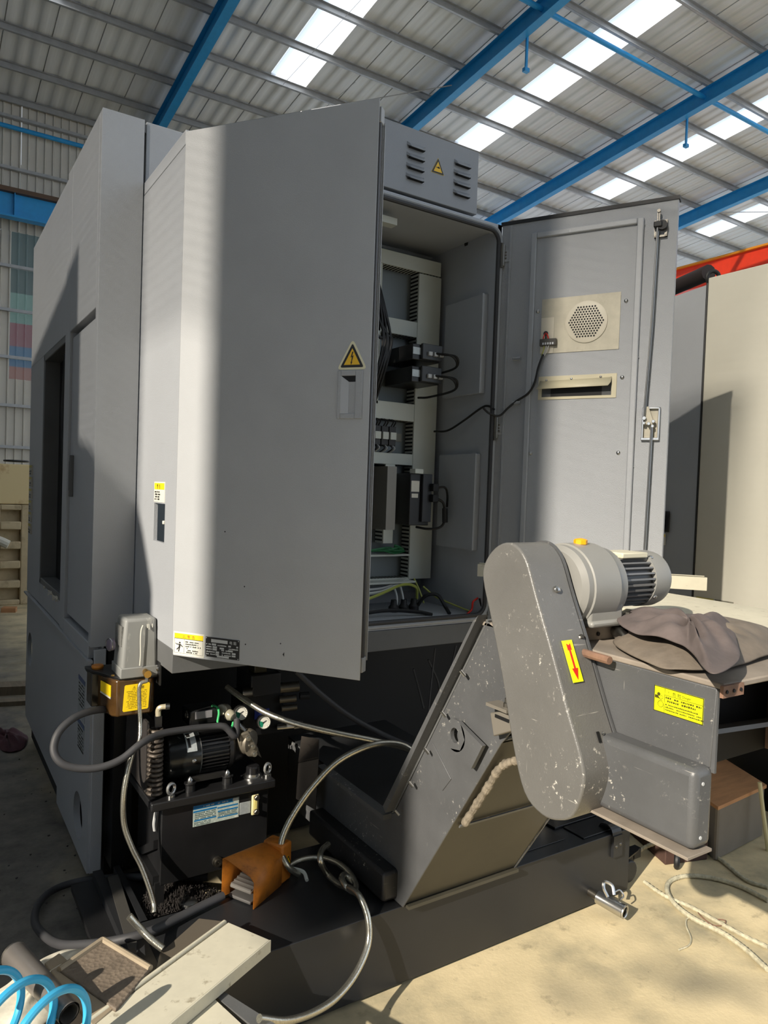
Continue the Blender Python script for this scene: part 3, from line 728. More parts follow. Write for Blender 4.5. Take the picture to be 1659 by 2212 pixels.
for k, (u0, u1, z) in enumerate(((.126, .144, 1.014), (.126, .146, 1.006), (.126, .147, .999), (.126, .158, .991), (.126, .158, .984), (.166, .20, 1.013), (.18, .202, .999), (.182, .214, .992), (.182, .214, .985), (.206, .238, 1.006))): merge(b, lines(ML, u0, u1, z, .0042, .0016, k + 40, .9))
for u in (.126, .239):
    for z in (.98, 1.034): b.cyl((u, z, .001), (u, z, .0024), .0016, n=8)
b.build('print', INKW, s_)
text('电 箱', ML, .207, 1.0225, .011, INKW, s_, n=.0018)
MB(ML).prism([(.388, 1.012), (.393, 1.006), (.393, 1.019)], 'z', 0, .0006).build('paint_chip', INK, LD)
for u, z in ((.262, 1.028), (.18, 1.36), (.253, 1.20), (.38, 1.043)): MB(ML).cyl((u, z, 0), (u, z, .0006), .0022, n=7).build('paint_chip', INK, LD)

PAINT_R = mat('grey_sparkle_paint', (164, 167, 171), .3, var=.04, vscale=2.2, bump=.8, bscale=420)
# ---- right door, swung open, inside face showing
MR = frame((1.953, Y1, 0), (.47, -.8827, 0)); WR = .66; ZR1 = 2.578
RD = MB(MR); RD.box(0, WR, .966, ZR1, -.022, 0); RD = RD.build('right_door', PAINT_R, t, .002, label='right door with its inside face showing')
MB(MR).box(-.004, WR + .004, ZR1 - .002, ZR1 + .012, -.034, .004).build('top_trim', RUBBER, RD)
MB(MR).box(.036, .042, .97, ZR1 - .006, 0, .008).build('edge_bead', PAINT, RD)
p = MB(MR)
for b in ((.125, .147, 1.05, 2.527), (.523, .546, 1.05, 2.527), (.147, .523, 2.505, 2.527)): p.box(*b, 0, .014)
p.build('stiffening_frame', PAINT, RD, .004)
MB(MR).box(.147, .523, 1.05, 2.505, 0, .003).build('inner_panel', PAINT_R, RD)
fp = MB(MR).plate_hole(.177, .475, 2.055, 2.266, .003, .0055, .352, 2.165, .079).build('fan_plate', GALV, RD)
gr = MB(MR).lathe([(0, .079), (.006, .079), (.008, .074), (.0085, .0)], MR.to_3x3() @ Vector((0, 0, 0)) * 0 + Vector((.352, 2.165, .003)), (0, 0, 1), 48, False)
gr = gr.build('fan_grille', FANR, fp)
HX = .0133
b = MB(MR)
for r_ in range(-6, 7):
    n_ = 13 - abs(r_)
    for c in range(n_):
        u = .352 + (c - (n_ - 1) / 2) * HX * .80; z = 2.165 + r_ * HX * .80 * .866
        MBh = [(u + math.cos(PI * k / 4) * .0036, z + math.sin(PI * k / 4) * .0036, .0121) for k in range(8)]
        b.add(MBh, [tuple(range(8))])
b.build('grille_holes', VOID, gr, kind='stuff')
wp = MB(MR)
for e in ((.178, .188, 2.105, 2.193), (.220, .229, 2.105, 2.193), (.188, .220, 2.15, 2.193)): wp.box(*e, .0055, .008)
wp.box(.178, .229, 2.055, 2.105, .0055, .008); wp.box(.188, .220, 2.105, 2.15, .0055, .0075)
wp = wp.build('terminal_plate', FANR, fp)
MB(MR).cyl((.198, 2.132, .007), (.198, 2.132, .012), .009, n=14).build('grommet', RUBBER, wp)
tb = MB(MR).box(.178, .243, 2.082, 2.109, .008, .022).build('terminal_block', mat('smoky_plastic', (70, 66, 58), .3), fp, .002)
for k in range(5): MB(MR).box(.19 + .0095 * k, .196 + .0095 * k, 2.086, 2.094, .0215, .0235).build('terminal_screw', STEEL, tb)
for k in range(3):
    MB(MR).tube([(.197 + .002 * k, 2.133, .011), (.194 + .008 * k, 2.118, .02), (.192 + .010 * k, 2.107, .018)], .0022, 5).build('wire', REDM if k != 1 else INK, tb)
    MB(MR).tube([(.195 + .010 * k, 2.084, .018), (.196 + .007 * k, 2.07, .02), (.186 + .006 * k, 2.045, .014)], .002, 5).build('wire', INKW if k else YGW, tb)
vp = MB(MR)
for e in ((.176, .473, 1.948, 1.966), (.176, .473, 1.876, 1.886), (.176, .19, 1.886, 1.948), (.455, .473, 1.886, 1.948)): vp.box(*e, .003, .006)
vp = vp.build('vent_frame', CREAMM, RD)
MB(MR).box(.19, .455, 1.886, 1.948, .0032, .0036).build('vent_mouth', mat('vent_recess', (70, 72, 74), .6), vp)
MB(MR).box(.225, .42, 1.884, 1.930, .0036, .0042).build('filter', VOID, vp)
hd = MB(MR); hd.add([(.182, 1.948, .006), (.455, 1.953, .006), (.455, 1.932, .02), (.182, 1.928, .02), (.176, 1.913, .034), (.448, 1.917, .034)], [(0, 1, 2, 3), (3, 2, 5, 4)])
hd.box(.19, .45, 1.946, 1.954, .006, .009)
hd = hd.build('hood', CREAMM, vp)
md = hd.modifiers.new('solid', 'SOLIDIFY'); md.thickness = .002
for u in (.208, .305, .415): MB(MR).dome((u, 1.950 + .004 * (u - .2) / .2, .009), (0, 0, 1), .0048).build('screw', STEEL, vp)
for u, z in ((.161, 2.222), (.494, 2.231), (.158, 1.942), (.492, 1.950), (.155, 1.667), (.490, 1.671)):
    if u < .3: u += .0
    MB(MR).dome((u, z, .003 if .147 < u < .523 else .0), (0, 0, 1), .008, 14).build('screw', STEEL, RD)
for u, z in ((.548, 2.50), (.547, 2.02), (.546, 1.62), (.124, 2.46), (.124, 2.0), (.124, 1.72)): MB(MR).dome((u, z, .006), (1 if u > .3 else -1, 0, .3), .0028, 8).build('screw', STEEL, RD)
gd = MB(MR)
for e in ((.583, .590, 2.446, 2.506), (.618, .627, 2.446, 2.506), (.583, .627, 2.446, 2.453)): gd.box(*e, 0, .012)
gd = gd.build('rod_guide', STEELD, RD)
MB(MR).box(.583, .612, 2.477, 2.497, .012, .034).build('guide_block', RUBBER, gd, .003)
MB(MR).cyl((.612, 2.484, .012), (.612, 2.484, .028), .017, n=14).build('guide_roller', RUBBER, gd)
MB(MR).cyl((.591, 2.13, .024), (.597, 2.50, .024), .0045, n=10).cyl((.579, 1.80, .024), (.591, 2.13, .024), .0045, n=10).build('latch_rod', STEEL, RD)
MB(MR).box(.594, .597, 2.49, 2.54, .020, .026).box(.600, .603, 2.49, 2.54, .020, .026).cyl((.5985, 2.535, .016), (.5985, 2.535, .030), .006, n=10).build('rod_fork', STEELD, RD)
MB(MR).cyl((.607, 1.77, .024), (.600, 1.20, .024), .0045, n=10).build('latch_rod', STEEL, RD)
lt = MB(MR)
for e in ((.570, .577, 1.722, 1.832), (.625, .632, 1.722, 1.836), (.570, .632, 1.829, 1.836), (.568, .632, 1.716, 1.726)): lt.box(*e, 0, .014)
lt = lt.build('latch_frame', STEEL, RD, .002)
MB(MR).box(.577, .625, 1.726, 1.829, .0, .002).build('latch_plate', GALV, lt)
MB(MR).prism([(.585, 1.838), (.592, 1.838), (.614, 1.775), (.606, 1.768), (.580, 1.775), (.580, 1.80)], 'z', .014, .018).build('latch_cam', GALV, lt)
for u, z, r in ((.580, 1.795, .007), (.580, 1.777, .005), (.597, 1.775, .006), (.612, 1.783, .006), (.610, 1.766, .0055)): MB(MR).cyl((u, z, .016), (u, z, .030), r, n=12).build('pivot_pin', STEEL, lt, .001)
for u, z in ((.085, 2.043), (.090, 1.868)):
    MB(MR).box(u - .016, u + .016, z - .007, z, 0, .016).box(u - .016, u + .016, z - .007, z + .004, .014, .016).build('cable_clip', PAINT_I, RD)
MB(MR).tube([(.192, 2.05, .014), (.178, 2.0, .022), (.165, 1.94, .022), (.14, 1.90, .02), (.09, 1.872, .012), (.06, 1.845, .02), (.03, 1.815, .03), (.0, 1.82, .06), (-.02, 1.84, .08)], .0045, 7).build('fan_cable', RUBBER, RD)
MB().tube([(1.93, 2.20, 1.84), (1.925, 2.23, 1.855), (1.92, 2.27, 1.85), (1.90, 2.36, 1.80), (1.89, 2.45, 1.765), (1.88, 2.53, 1.765)], .0045, 7).build('fan_cable', RUBBER, t)
for z in (2.457, 1.768):
    hg = MB(MR).box(.0, .016, z - .042, z + .042, 0, .014).build('hinge', mat('hinge_zinc', (170, 170, 168), .4, .5), RD, .002)
    MB(MR).cyl((.006, z - .05, .016), (.006, z + .046, .016), .007, n=10).build('hinge_pin', STEELD, hg)
    MB(MR).box(.016, .040, z - .026, z + .020, 0, .004).build('hinge_leaf', PAINT, hg)
    for dz in (-.012, 0, .012): MB(MR).dome((.020, z + dz, .004), (0, 0, 1), .004, 8).build('screw', STEELD, hg)

# ================================================================== COOLANT TANK
TY, TZ = 1.742, .25
t = thing('coolant_tank', (1.4, TY, 0), 'long low black coolant tank on castors under the chip conveyor', 'tank')
MB().box(.54, 2.292, TY, TY + .004, .012, TZ).box(2.288, 2.292, TY, 2.2, .05, TZ).box(.54, .545, TY, 2.06, .02, TZ).build('side_panel', TANKP, t, .002)
MB().box(.541, 1.0, TY + .002, 2.045, TZ - .004, TZ).box(1.0, 2.291, TY + .002, 2.20, TZ - .004, TZ).box(.545, 1.0, 2.04, 2.045, .03, TZ).build('lid', TANKP, t)
for (a, b, c, d, h) in ((2.06, 2.27, 1.765, 1.865, .006), (2.02, 2.25, 1.87, 1.96, .010), (1.80, 2.0, 1.80, 1.95, .003)):
    MB().box(a, b, c, d, TZ, TZ + h).build('cover_plate', BLACKP, t, .002)
for (x, y, r, h) in ((2.09, 1.99, .022, .10), (2.17, 1.965, .018, .09), (2.21, 2.02, .02, .11)):
    MB().cyl((x, y, TZ), (x, y, TZ + h), r, n=14).build('pump_pipe', STEELD, t)
hk = MB(); hk.box(2.185, 2.235, TY - .012, TY, .165, .245)
arc = [(TY - .006 + .035 * (1 - math.cos(a)) , .245 + .035 * math.sin(a)) for a in [PI * i / 10 for i in range(11)]]
for i in range(10):
    (y0, z0), (y1, z1) = arc[i], arc[i + 1]
    hk.add([(2.185, y0, z0), (2.235, y0, z0), (2.235, y1, z1), (2.185, y1, z1), (2.19, y0 + .004, z0 - .008), (2.23, y0 + .004, z0 - .008), (2.23, y1 + .004, z1 - .008), (2.19, y1 + .004, z1 - .008)], [(0, 1, 2, 3), (7, 6, 5, 4), (0, 3, 7, 4), (1, 5, 6, 2)])
hk = hk.build('lifting_hook', TANKP, t)
bolts([(2.20, TY - .012, .205), (2.222, TY - .012, .21)], (0, -1, 0), .006, STEELD, hk)
cs = MB().prism([(2.29, 1.76), (2.41, 1.79), (2.43, 1.80), (2.43, 1.815), (2.29, 1.90)], 'z', .108, .114).build('castor_bracket', BLACKP, t)
MB().box(2.34, 2.40, 1.80, 1.83, .07, .108).box(2.395, 2.44, 1.80, 1.83, .075, .112).build('castor_fork', BLACKP, cs)
MB().cyl((2.36, 1.785, .042), (2.36, 1.835, .042), .042, n=20).build('castor_wheel', mat('castor_rubber', (52, 52, 52), .5), cs, .004)
vl = MB().cyl((2.08, TY, .062), (2.08, TY - .035, .062), .016, n=14).build('drain_valve', STEELD, t)
MB().cyl((2.08, TY - .035, .060), (2.10, TY - .135, .052), .022, .024, 16, False).cyl((2.08, TY - .035, .060), (2.10, TY - .13, .052), .017, n=16).build('valve_body', STEEL, vl)
MB().ring((2.101, TY - .137, .052), (.2, -1, -.08), .021, .004, 20, 6).build('valve_mouth', STEEL, vl)
MB().tube([(2.085, TY - .075, .08), (2.08, TY - .06, .105), (2.09, TY - .055, .122), (2.105, TY - .075, .115), (2.10, TY - .09, .09)], .006, 6).build('valve_handle', STEEL, vl)
MB().tube([(2.11, TY - .08, .09), (2.135, TY - .085, .095), (2.14, TY - .10, .08), (2.115, TY - .105, .075)], .003, 6).build('valve_latch', STEEL, vl)

# ================================================================== CHIP CONVEYOR
X0, XI, XH = 1.236, 1.69, 1.88
t = thing('chip_conveyor', (X0, 1.733, TZ), 'dark grey rising chip conveyor with flat head box over the coolant tank', 'conveyor')
MB().prism([(2.55, .262), (1.733, .252), (1.335, .875), (1.30, .915), (1.25, .93), (1.10, .93), (1.04, 1.01), (.772, 1.008), (.765, 1.158), (1.36, 1.158), (1.403, 1.172), (1.795, .515), (1.84, .492), (2.20, .505), (2.55, .51)], 'x', X0, X0 + .006).build('side_plate', PAINT_C, t, .002)
MB().prism([(2.55, .262), (1.733, .252), (1.335, .875), (1.403, 1.172), (1.795, .515), (1.84, .492), (2.55, .51)], 'x', XI - .006, XI).build('side_plate', PAINT_C, t)
MB().slab([(X0 + .004, 1.731, .262), (X0 + .004, 1.337, .875), (XI, 1.337, .875), (XI, 1.731, .262)], -.004).build('underside', mat('dull_brown_steel', (70, 67, 57), .5, .1, var=.12, vscale=5), t)
MB().slab([(X0 + .03, 1.523, .578), (X0 + .03, 1.518, .586), (XI, 1.518, .586), (XI, 1.523, .578)], .004).build('seam', PAINT_D, t)
MB().box(X0 + .01, XI, 1.715, 1.738, TZ, TZ + .010).build('foot_flange', mat('dull_brown_steel', (96, 90, 76)), t)
MB().slab([(X0, 2.55, .512), (XI, 2.55, .512), (XI, 1.84, .495), (X0, 1.84, .495)], .008).build('tail_cover', mat('tail_cover_black', (34, 35, 36), .5, var=.2, vscale=3), t)
MB().slab([(XI, 1.40, 1.175), (X0, 1.40, 1.175), (X0, 1.80, .512), (XI, 1.80, .512)], .006).build('rise_cover', PAINT_D, t)
q = MB()                                                # flange rail along the rise
q.add([(X0 - .030, 1.425, 1.172), (X0 - .030, 1.405, 1.190), (X0 - .030, 1.800, .520), (X0 - .030, 1.815, .535), (X0 + .004, 1.425, 1.172), (X0 + .004, 1.405, 1.190), (X0 + .004, 1.800, .520), (X0 + .004, 1.815, .535)], [(0, 1, 2, 3), (4, 7, 6, 5), (0, 4, 5, 1), (1, 5, 6, 2), (2, 6, 7, 3), (3, 7, 4, 0)])
q.box(X0 - .03, X0 + .004, 1.81, 1.86, .492, .508); q.add([(X0 - .03, 1.86, .492), (X0 - .03, 2.25, .500), (X0 - .03, 2.25, .512), (X0 - .03, 1.86, .508), (X0 + .004, 1.86, .492), (X0 + .004, 2.25, .500), (X0 + .004, 2.25, .512), (X0 + .004, 1.86, .508)], [(0, 1, 2, 3), (7, 6, 5, 4), (0, 4, 5, 1), (3, 2, 6, 7)])
q.build('flange_rail', PAINT_C, t)
for y, z in ((1.475, 1.045), (1.55, .915), (1.62, .79), (1.69, .67), (1.755, .56)):
    MB().cyl((X0 - .030, y - .006, z - .012), (X0 - .020, y - .014, z - .026), .0042, n=8).build('bolt', STEEL, t)
# lower trough
MB().box(1.185, X0 + .02, 1.765, 2.26, .262, .352).build('lower_trough', mat('trough_paint', (38, 38, 40), .45, var=.12, bump=.1, bscale=260, scuff=.4), t, .010)
MB().slab([(1.19, 2.215, .37), (1.14, 2.27, .40), (1.14, 2.26, .53), (1.19, 2.205, .555)], .006).slab([(1.19, 2.205, .555), (1.14, 2.26, .53), (1.20, 2.36, .58), (1.24, 2.30, .58)], .006).build('tail_plate', mat('bent_tail_plate', (60, 55, 50), .5, .2, var=.15), t)
# lifting lug, reinforcement, slotted bracket, foam lip
lg = MB(); ringp = []
for i in range(24):
    a = 2 * PI * i / 24; ringp.append((1.484 + .0 + .018 * math.cos(a), .855 + .020 * math.sin(a)))
oc = []
for i in range(24):
    a = 2 * PI * i / 24; y, z = 1.484 + .043 * math.cos(a), .855 + .043 * math.sin(a)
    oc.append((y, z))
ext = [(1.375, .862), (1.412, .792)]
vs = []; fs = []
for i in range(24):
    for x in (1.208, 1.220): vs += [(x, *ringp[i]), (x, *oc[i])]
for i in range(24):
    a, b = 4 * i, 4 * ((i + 1) % 24)
    fs += [(a, a + 1, b + 1, b), (a + 2, b + 2, b + 3, a + 3), (a, b, b + 2, a + 2), (a + 1, a + 3, b + 3, b + 1)]
lg.add(vs, fs)
lg.prism([(1.462, .892), (1.372, .862), (1.412, .790), (1.50, .815), (1.46, .822), (1.443, .855)], 'x', 1.208, 1.220)
lg.build('lifting_lug', PAINT_C, t)
MB().prism([(1.630, .776), (1.612, .790), (1.524, .718), (1.56, .672)], 'x', X0 - .003, X0 + .001).build('doubler_plate', PAINT_C, t, .001)
MB().prism([(1.346, .955), (1.262, .985), (1.262, .935), (1.33, .90)], 'x', 1.205, X0).build('shelf_bracket', mat('dusty_bracket', (112, 107, 98), .6), t, .003)
MB().box(1.19, 1.232, 1.27, 1.345, .976, .984).build('shelf_top', mat('dusty_bracket', (1, 1, 1)), t)
MB().lathe([(0, .009), (.010, .009), (.012, .006), (.022, .006)], (1.21, 1.29, .984), (0, 0, 1), 8).build('bolt', STEELD, t)
MB().box(1.203, 1.206, 1.275, 1.325, .950, .958).build('slot', VOID, t)
fm = MB()
random.seed(3)
pts = [(1.265, 1.497, .598), (1.27, 1.455, .668), (1.27, 1.41, .735), (1.27, 1.375, .79), (1.28, 1.345, .818), (1.29, 1.30, .835)]
fm.tube(pts, lambda s: .0105 + .0012 * math.sin(s * 37) + .001 * math.sin(s * 97), 10, 14)
fm.build('foam_lip', FOAM, t)
MB().slab([(X0 + .012, 1.338, .878), (X0 + .012, 1.25, .932), (XI, 1.25, .932), (XI, 1.338, .878)], -.006).build('head_floor', PAINT_D, t)
# head box
MB().box(X0, XH, .752, 1.44, 1.158, 1.170).build('head_top', DUSTY, t, .003)
MB().box(XH - .006, XH, .77, 1.40, .86, 1.158).build('far_plate', mat('rust_brown_plate', (104, 80, 64), .75, var=.4, vscale=8, bump=.2), t)
MB().box(X0 + .02, XH, 1.02, 1.026, .86, 1.158).build('inner_baffle', VOID, t)
MB().slab([(X0 + .05, .90, 1.02), (XH, .90, .98), (XH, 1.02, .94), (X0 + .05, 1.02, .98)], .01).build('discharge_lip', PAINT_D, t)
for x in (X0 + .002,): MB().box(x, x + .006, .764, .780, 1.00, 1.158).build('edge_strip', PAINT_C, t)
lb = MB(); lb.box(1.188, X0 + .01, .768, 1.022, .862, 1.012); lb.build('ledge_box', PAINT_C, t, .014, 3)
MB().box(1.172, X0 + .01, .766, 1.03, .852, .858).build('ledge_flange', DUSTY, t, .001)
for z in (.985, .885): MB().cyl((1.21, .769, z), (1.21, .7665, z), .0035, n=8).build('drain_hole', INKW, t)
MB().box(1.225, 1.29, .746, .753, 1.146, 1.168).build('hinge_bracket', RUST, t)
for k in range(3): MB().cyl((1.235 + .022 * k, .7465, 1.157), (1.235 + .022 * k, .744, 1.157), .0035, n=8).build('bracket_hole', VOID, t)
MB().cyl((1.212, 1.075, 1.165), (1.205, .985, 1.165), .009, n=10).build('locking_pin', RUST, t, .001)
for z in (1.178, 1.196): MB().dome((1.215, 1.075, z), (0, 0, 1), .010, 10).build('bolt', STEELD, t)
q = MB(); q.box(X0, 1.50, 1.125, 1.130, 1.170, 1.206); q.box(X0, 1.50, 1.125, 1.17, 1.200, 1.206); q.build('motor_rail', DUSTY, t, .002)
MB().cyl((1.33, 1.1245, 1.185), (1.33, 1.122, 1.185), .005, n=8).build('rail_hole', VOID, t)
FC = frame((X0, 0, 0), (0, -1, 0))
s_ = MB(FC).box(-.897, -.790, 1.083, 1.133, 0, .0012).build('danger_label', LIME, t)
b = MB(FC)
for e in ((-.897, -.790, 1.1318, 1.133), (-.897, -.790, 1.083, 1.0842), (-.897, -.8958, 1.083, 1.133), (-.7912, -.790, 1.083, 1.133), (-.8735, -.8728, 1.084, 1.132), (-.8728, -.791, 1.1185, 1.1193)): b.box(*e, .001, .0016)
for (u, z, r0, r1) in ((-.8815, 1.099, .0066, .0056), (-.8795, 1.113, .0032, .0024)):
    for i in range(20):
        a0, a1 = 2 * PI * i / 20, 2 * PI * (i + 1) / 20
        b.add([(u + math.cos(a) * r, z + math.sin(a) * r, .0015) for a, r in ((a0, r0), (a1, r0), (a1, r1), (a0, r1))], [(0, 1, 2, 3)])
b.cyl((-.8865, 1.1175, .001), (-.8865, 1.1175, .0016), .0036, n=12); b.prism([(-.895, 1.115), (-.889, 1.115), (-.8835, 1.109), (-.895, 1.109)], 'z', .001, .0016)
stroke(b, (-.888, 1.110), (-.8785, 1.1065), .0006)
for j in range(3): merge(b, lines(FC, -.871, -.797 + .004 * j, 1.0995 - .0052 * j, .003, .001, j + 70, .85))
for j in range(2): merge(b, lines(FC, -.871 + .004 * j, -.794 - .010 * j, 1.1125 - .0062 * j, .0042, .001, j + 80, .9))
b.build('print', mat('label_ink', (70, 66, 10), .5), s_)
text('!', FC, -.866, 1.1215, .009, mat('label_ink', (0, 0, 0)), s_, n=.0016)
text('危 险', FC, -.856, 1.1213, .0085, mat('label_ink', (0, 0, 0)), s_, n=.0016)
text('Danger', FC, -.835, 1.1225, .0065, mat('label_ink', (0, 0, 0)), s_, n=.0016)
# chain guard
GX = 1.115
gp = [(1.193, 1.392), (1.15, 1.362), (1.112, 1.282), (1.057, 1.167), (1.011, 1.064), (.972, .982), (.962, .93), (.985, .861), (1.022, .834), (1.072, .826), (1.126, .854), (1.167, .946), (1.212, 1.092), (1.255, 1.21), (1.289, 1.300), (1.281, 1.346), (1.241, 1.384)]
sm = []
n_ = len(gp)
for i in range(n_):
    P0, P1, P2, P3 = (Vector(gp[(i + k - 1) % n_]) for k in range(4))
    for k in range(4):
        s = k / 4; sm.append(tuple(.5 * (2 * P1 + (P2 - P0) * s + (2 * P0 - 5 * P1 + 4 * P2 - P3) * s * s + (3 * P1 - P0 - 3 * P2 + P3) * s ** 3)))
gd_ = MB().prism(sm, 'x', GX, GX + .112).build('chain_guard', PAINT_G, t, .005, 3)
cx_ = sum(p[0] for p in sm) / len(sm); cz_ = sum(p[1] for p in sm) / len(sm)
MB().prism([(cx_ + (y - cx_) * 1.02, cz_ + (z - cz_) * 1.012) for y, z in sm], 'x', GX + .112, GX + .118).build('back_plate', PAINT_C, gd_)
def gface(u0, z0, u1, z1):       # the guard's narrow front face : a line down its edge
    return None
A = Vector((0, 1.112, 1.282)); B = Vector((0, .972, .982)); dn = (B - A).normalized()
MG = frame((GX, A.y, A.z), (1, 0, 0), tuple(-dn))                   # u along x, v up the edge, n outward
s_ = MB(MG).box(.034, .064, -.187, -.098, .003, .0046).build('arrow_label', LIME, gd_)
b = MB(MG); b.prism([(.044, -.105), (.0495, -.109), (.055, -.105), (.055, -.12), (.052, -.118), (.052, -.158), (.058, -.158), (.0495, -.182), (.041, -.158), (.047, -.158), (.047, -.118), (.044, -.12)], 'z', .0045, .0052); b.build('red_arrow', REDM, s_)
MB(MG).dome((.066, .015, .003), (0, 0, 1), .0085, 12).build('screw', STEEL, gd_)
MB(MG).box(.060, .067, -.312, -.290, .002, .0036).build('slot', VOID, gd_)
MB(MG).dome((.078, -.296, .003), (0, 0, 1), .004, 8).build('screw', STEEL, gd_)
# gear motor
t = thing('gear_motor', (1.33, 1.19, 1.206), 'light grey gear motor with black fins behind the chain guard', 'motor')
MY, MZ = 1.185, 1.292
MB().lathe([(0, .085), (.012, .096), (.028, .096), (.030, .100), (.115, .100), (.125, .094), (.150, .090), (.158, .080), (.165, .07)], (1.243, MY, MZ), (1, 0, 0), 48).build('gearbox', MOTG, t, ang=30)
q = MB(); q.box(1.275, 1.385, MY - .085, MY + .085, 1.212, MZ); q.box(1.27, 1.425, MY - .095, MY + .095, 1.207, 1.222); q.build('pedestal', MOTG, t, .006)
MB().lathe([(0, .016), (.010, .016), (.012, .013), (.014, .004)], (1.315, MY - .01, MZ + .098), (0, 0, 1), 8).build('breather_plug', mat('orange_plug', (250, 170, 20), .4), t)
MB().lathe([(0, .058), (.125, .058)], (1.405, MY, MZ + .008), (1, 0, 0), 36).build('stator', FIN, t)
for k in range(30):
    a = 2 * PI * k / 30
    Mf = rotm(math.degrees(a), 'X', (1.405, MY, MZ + .008))
    MB(Mf).box(.006, .122, -.0022, .0022, .055, .068).build('cooling_fin', mat('fin_grey', (112, 112, 112), .35, .2), t)
MB().lathe([(0, .070), (.045, .071), (.062, .067), (.066, .060), (.078, .056), (.082, .045)], (1.525, MY, MZ + .008), (1, 0, 0), 44).build('fan_cover', MOTG, t, ang=25)
MB().box(1.425, 1.52, MY - .045, MY + .035, MZ + .064, MZ + .078).build('terminal_box', mat('cream_plate', (206, 200, 176), .45), t, .003)
for a in (35, 215, 125, 305):
    v = Vector((0, math.cos(math.radians(a)), math.sin(math.radians(a))))
    MB().dome(Vector((1.537, MY, MZ + .008)) + v * .070, v, .006, 8).build('screw', STEEL, t)
for s in (-1, 1): MB().cyl((1.405, MY + s * .085, 1.215), (1.405, MY + s * .085, 1.235), .008, n=6).build('bolt', STEELD, t)

# ================================================================== HYDRAULIC POWER UNIT
HY = 2.30
t = thing('hydraulic_unit', (.85, HY, .15), 'black hydraulic power unit with motor and gauges below the cabinet', 'hydraulic unit')
MB().box(.675, 1.048, HY + .008, 2.60, .19, .446).build('oil_tank', BLACKP, t, .003)
MB().box(.636, 1.066, HY - .012, 2.60, .446, .474).build('lid', BLACKP, t, .004)
for x in (.66, 1.02):
    q = MB(); q.add([(x, 2.34, .30), (x + .03, 2.34, .30), (x + .03, 2.62, .14), (x, 2.62, .14), (x, 2.34, .33), (x + .03, 2.34, .33), (x + .03, 2.62, .17), (x, 2.62, .17)], [(0, 1, 2, 3), (7, 6, 5, 4), (0, 4, 5, 1), (1, 5, 6, 2), (2, 6, 7, 3), (3, 7, 4, 0)])
    q.box(x, x + .03, HY + .01, HY + .04, .10, .20); q.build('leg', BLACKP, t)
MB().box(.655, .676, HY + .02, 2.55, .19, .22).build('tank_rib', BLACKP, t)
MB().tube([(.664, 2.33, .44), (.660, 2.34, .39), (.664, 2.345, .36)], .005, 6).build('side_strip', INKW, t)
HF = frame((0, HY + .008, 0), (1, 0, 0))
s_ = MB(HF).box(.779, .939, .361, .431, 0, .0012).build('instruction_plate', PALEL, t)
b = MB(HF)
for e in ((.779, .918, .418, .431), (.779, .86, .408, .414), (.862, .935, .405, .410), (.864, .935, .393, .398), (.783, .858, .378, .383), (.864, .935, .372, .376)): b.box(*e, .001, .0015)
b.build('blue_band', BLUEL, s_)
b = MB(HF); b.box(.916, .935, .421, .429, .0014, .0019); b.box(.925, .936, .3625, .368, .001, .0016); merge(b, lines(HF, .80, .90, .4225, .004, .0014, 5, .6)); b.build('print', WHITEL, s_, kind='stuff')
b = MB(HF)
for j in range(4): merge(b, lines(HF, .785, .857, .402 - .006 * j, .004, .001, j + 100))
for j in range(3): merge(b, lines(HF, .783, .84, .372 - .0045 * j, .003, .001, j + 110))
for j in range(3): merge(b, lines(HF, .866, .933, .388 - .0055 * j, .0038, .001, j + 120))
b.build('print', mat('teal_ink', (70, 90, 88), .5), s_)
MB(HF).box(.942, .982, .366, .408, 0, .0015).build('silver_plate', GREYL, t, .001)
sg = MB(HF).box(.984, 1.010, .357, .430, 0, .008).build('sight_glass', mat('oil_glass_cream', (226, 212, 160), .25), t, .004)
MB(HF).box(.991, 1.003, .378, .410, .0075, .0095).build('tube_window', mat('oil_yellow', (232, 216, 130), .15), sg, .002)
for z in (.369, .419): MB(HF).lathe([(0, .010), (.008, .010), (.010, .008)], (1.000, z, .008), (0, 0, 1), 6).build('cap_nut', STEELD, sg)
MB(HF).lathe([(0, .017), (.010, .017), (.010, .012), (.018, .012), (.018, .006), (.012, .006)], (.866, .225, 0), (0, 0, 1), 20).build('drain_plug', STEELD, t)
for x, y in ((.706, HY + .015), (1.052, HY + .03)):
    eb = MB().cyl((x, y, .474), (x, y, .482), .013, n=16).build('eye_bolt', STEEL, t)
    MB().ring((x, y, .502), (.5, -.85, .1), .016, .0052, 24, 8).build('eye_ring', mat('pale_steel', (215, 215, 212), .35, .9), eb)
fc = MB().lathe([(0, .036), (.004, .036), (.006, .027), (.014, .026)], (1.005, HY + .05, .474), (0, 0, 1), 24).build('filler_cap', STEEL, t)
MB().lathe([(0, .024), (.022, .024), (.026, .02)], (1.005, HY + .05, .488), (0, 0, 1), 24).build('cap_top', mat('cap_black', (40, 40, 42), .25, .5), fc)
for x, y in ((.775, HY + .035), (.905, HY + .035), (.775, HY + .18), (.905, HY + .18)):
    q = MB().lathe([(0, .018), (.022, .016), (.026, .02), (.030, .02)], (x, y, .474), (0, 0, 1), 14).build('mount_foot', BLACKP, t)
    MB().lathe([(0, .0095), (.008, .0095), (.014, .006), (.018, .002)], (x, y, .504), (0, 0, 1), 10).build('nut', STEEL, q)
MY2, MZ2 = 2.405, .580
MB().lathe([(0, .055), (.012, .074), (.02, .078), (.118, .078), (.120, .080)], (.692, MY2, MZ2), (1, 0, 0), 40).build('motor_cowl', mat('gloss_black', (20, 23, 24), .22), t, ang=30)
MB().cyl((.808, MY2, MZ2), (.912, MY2, MZ2), .068, n=36).build('motor_body', BLACKP, t)
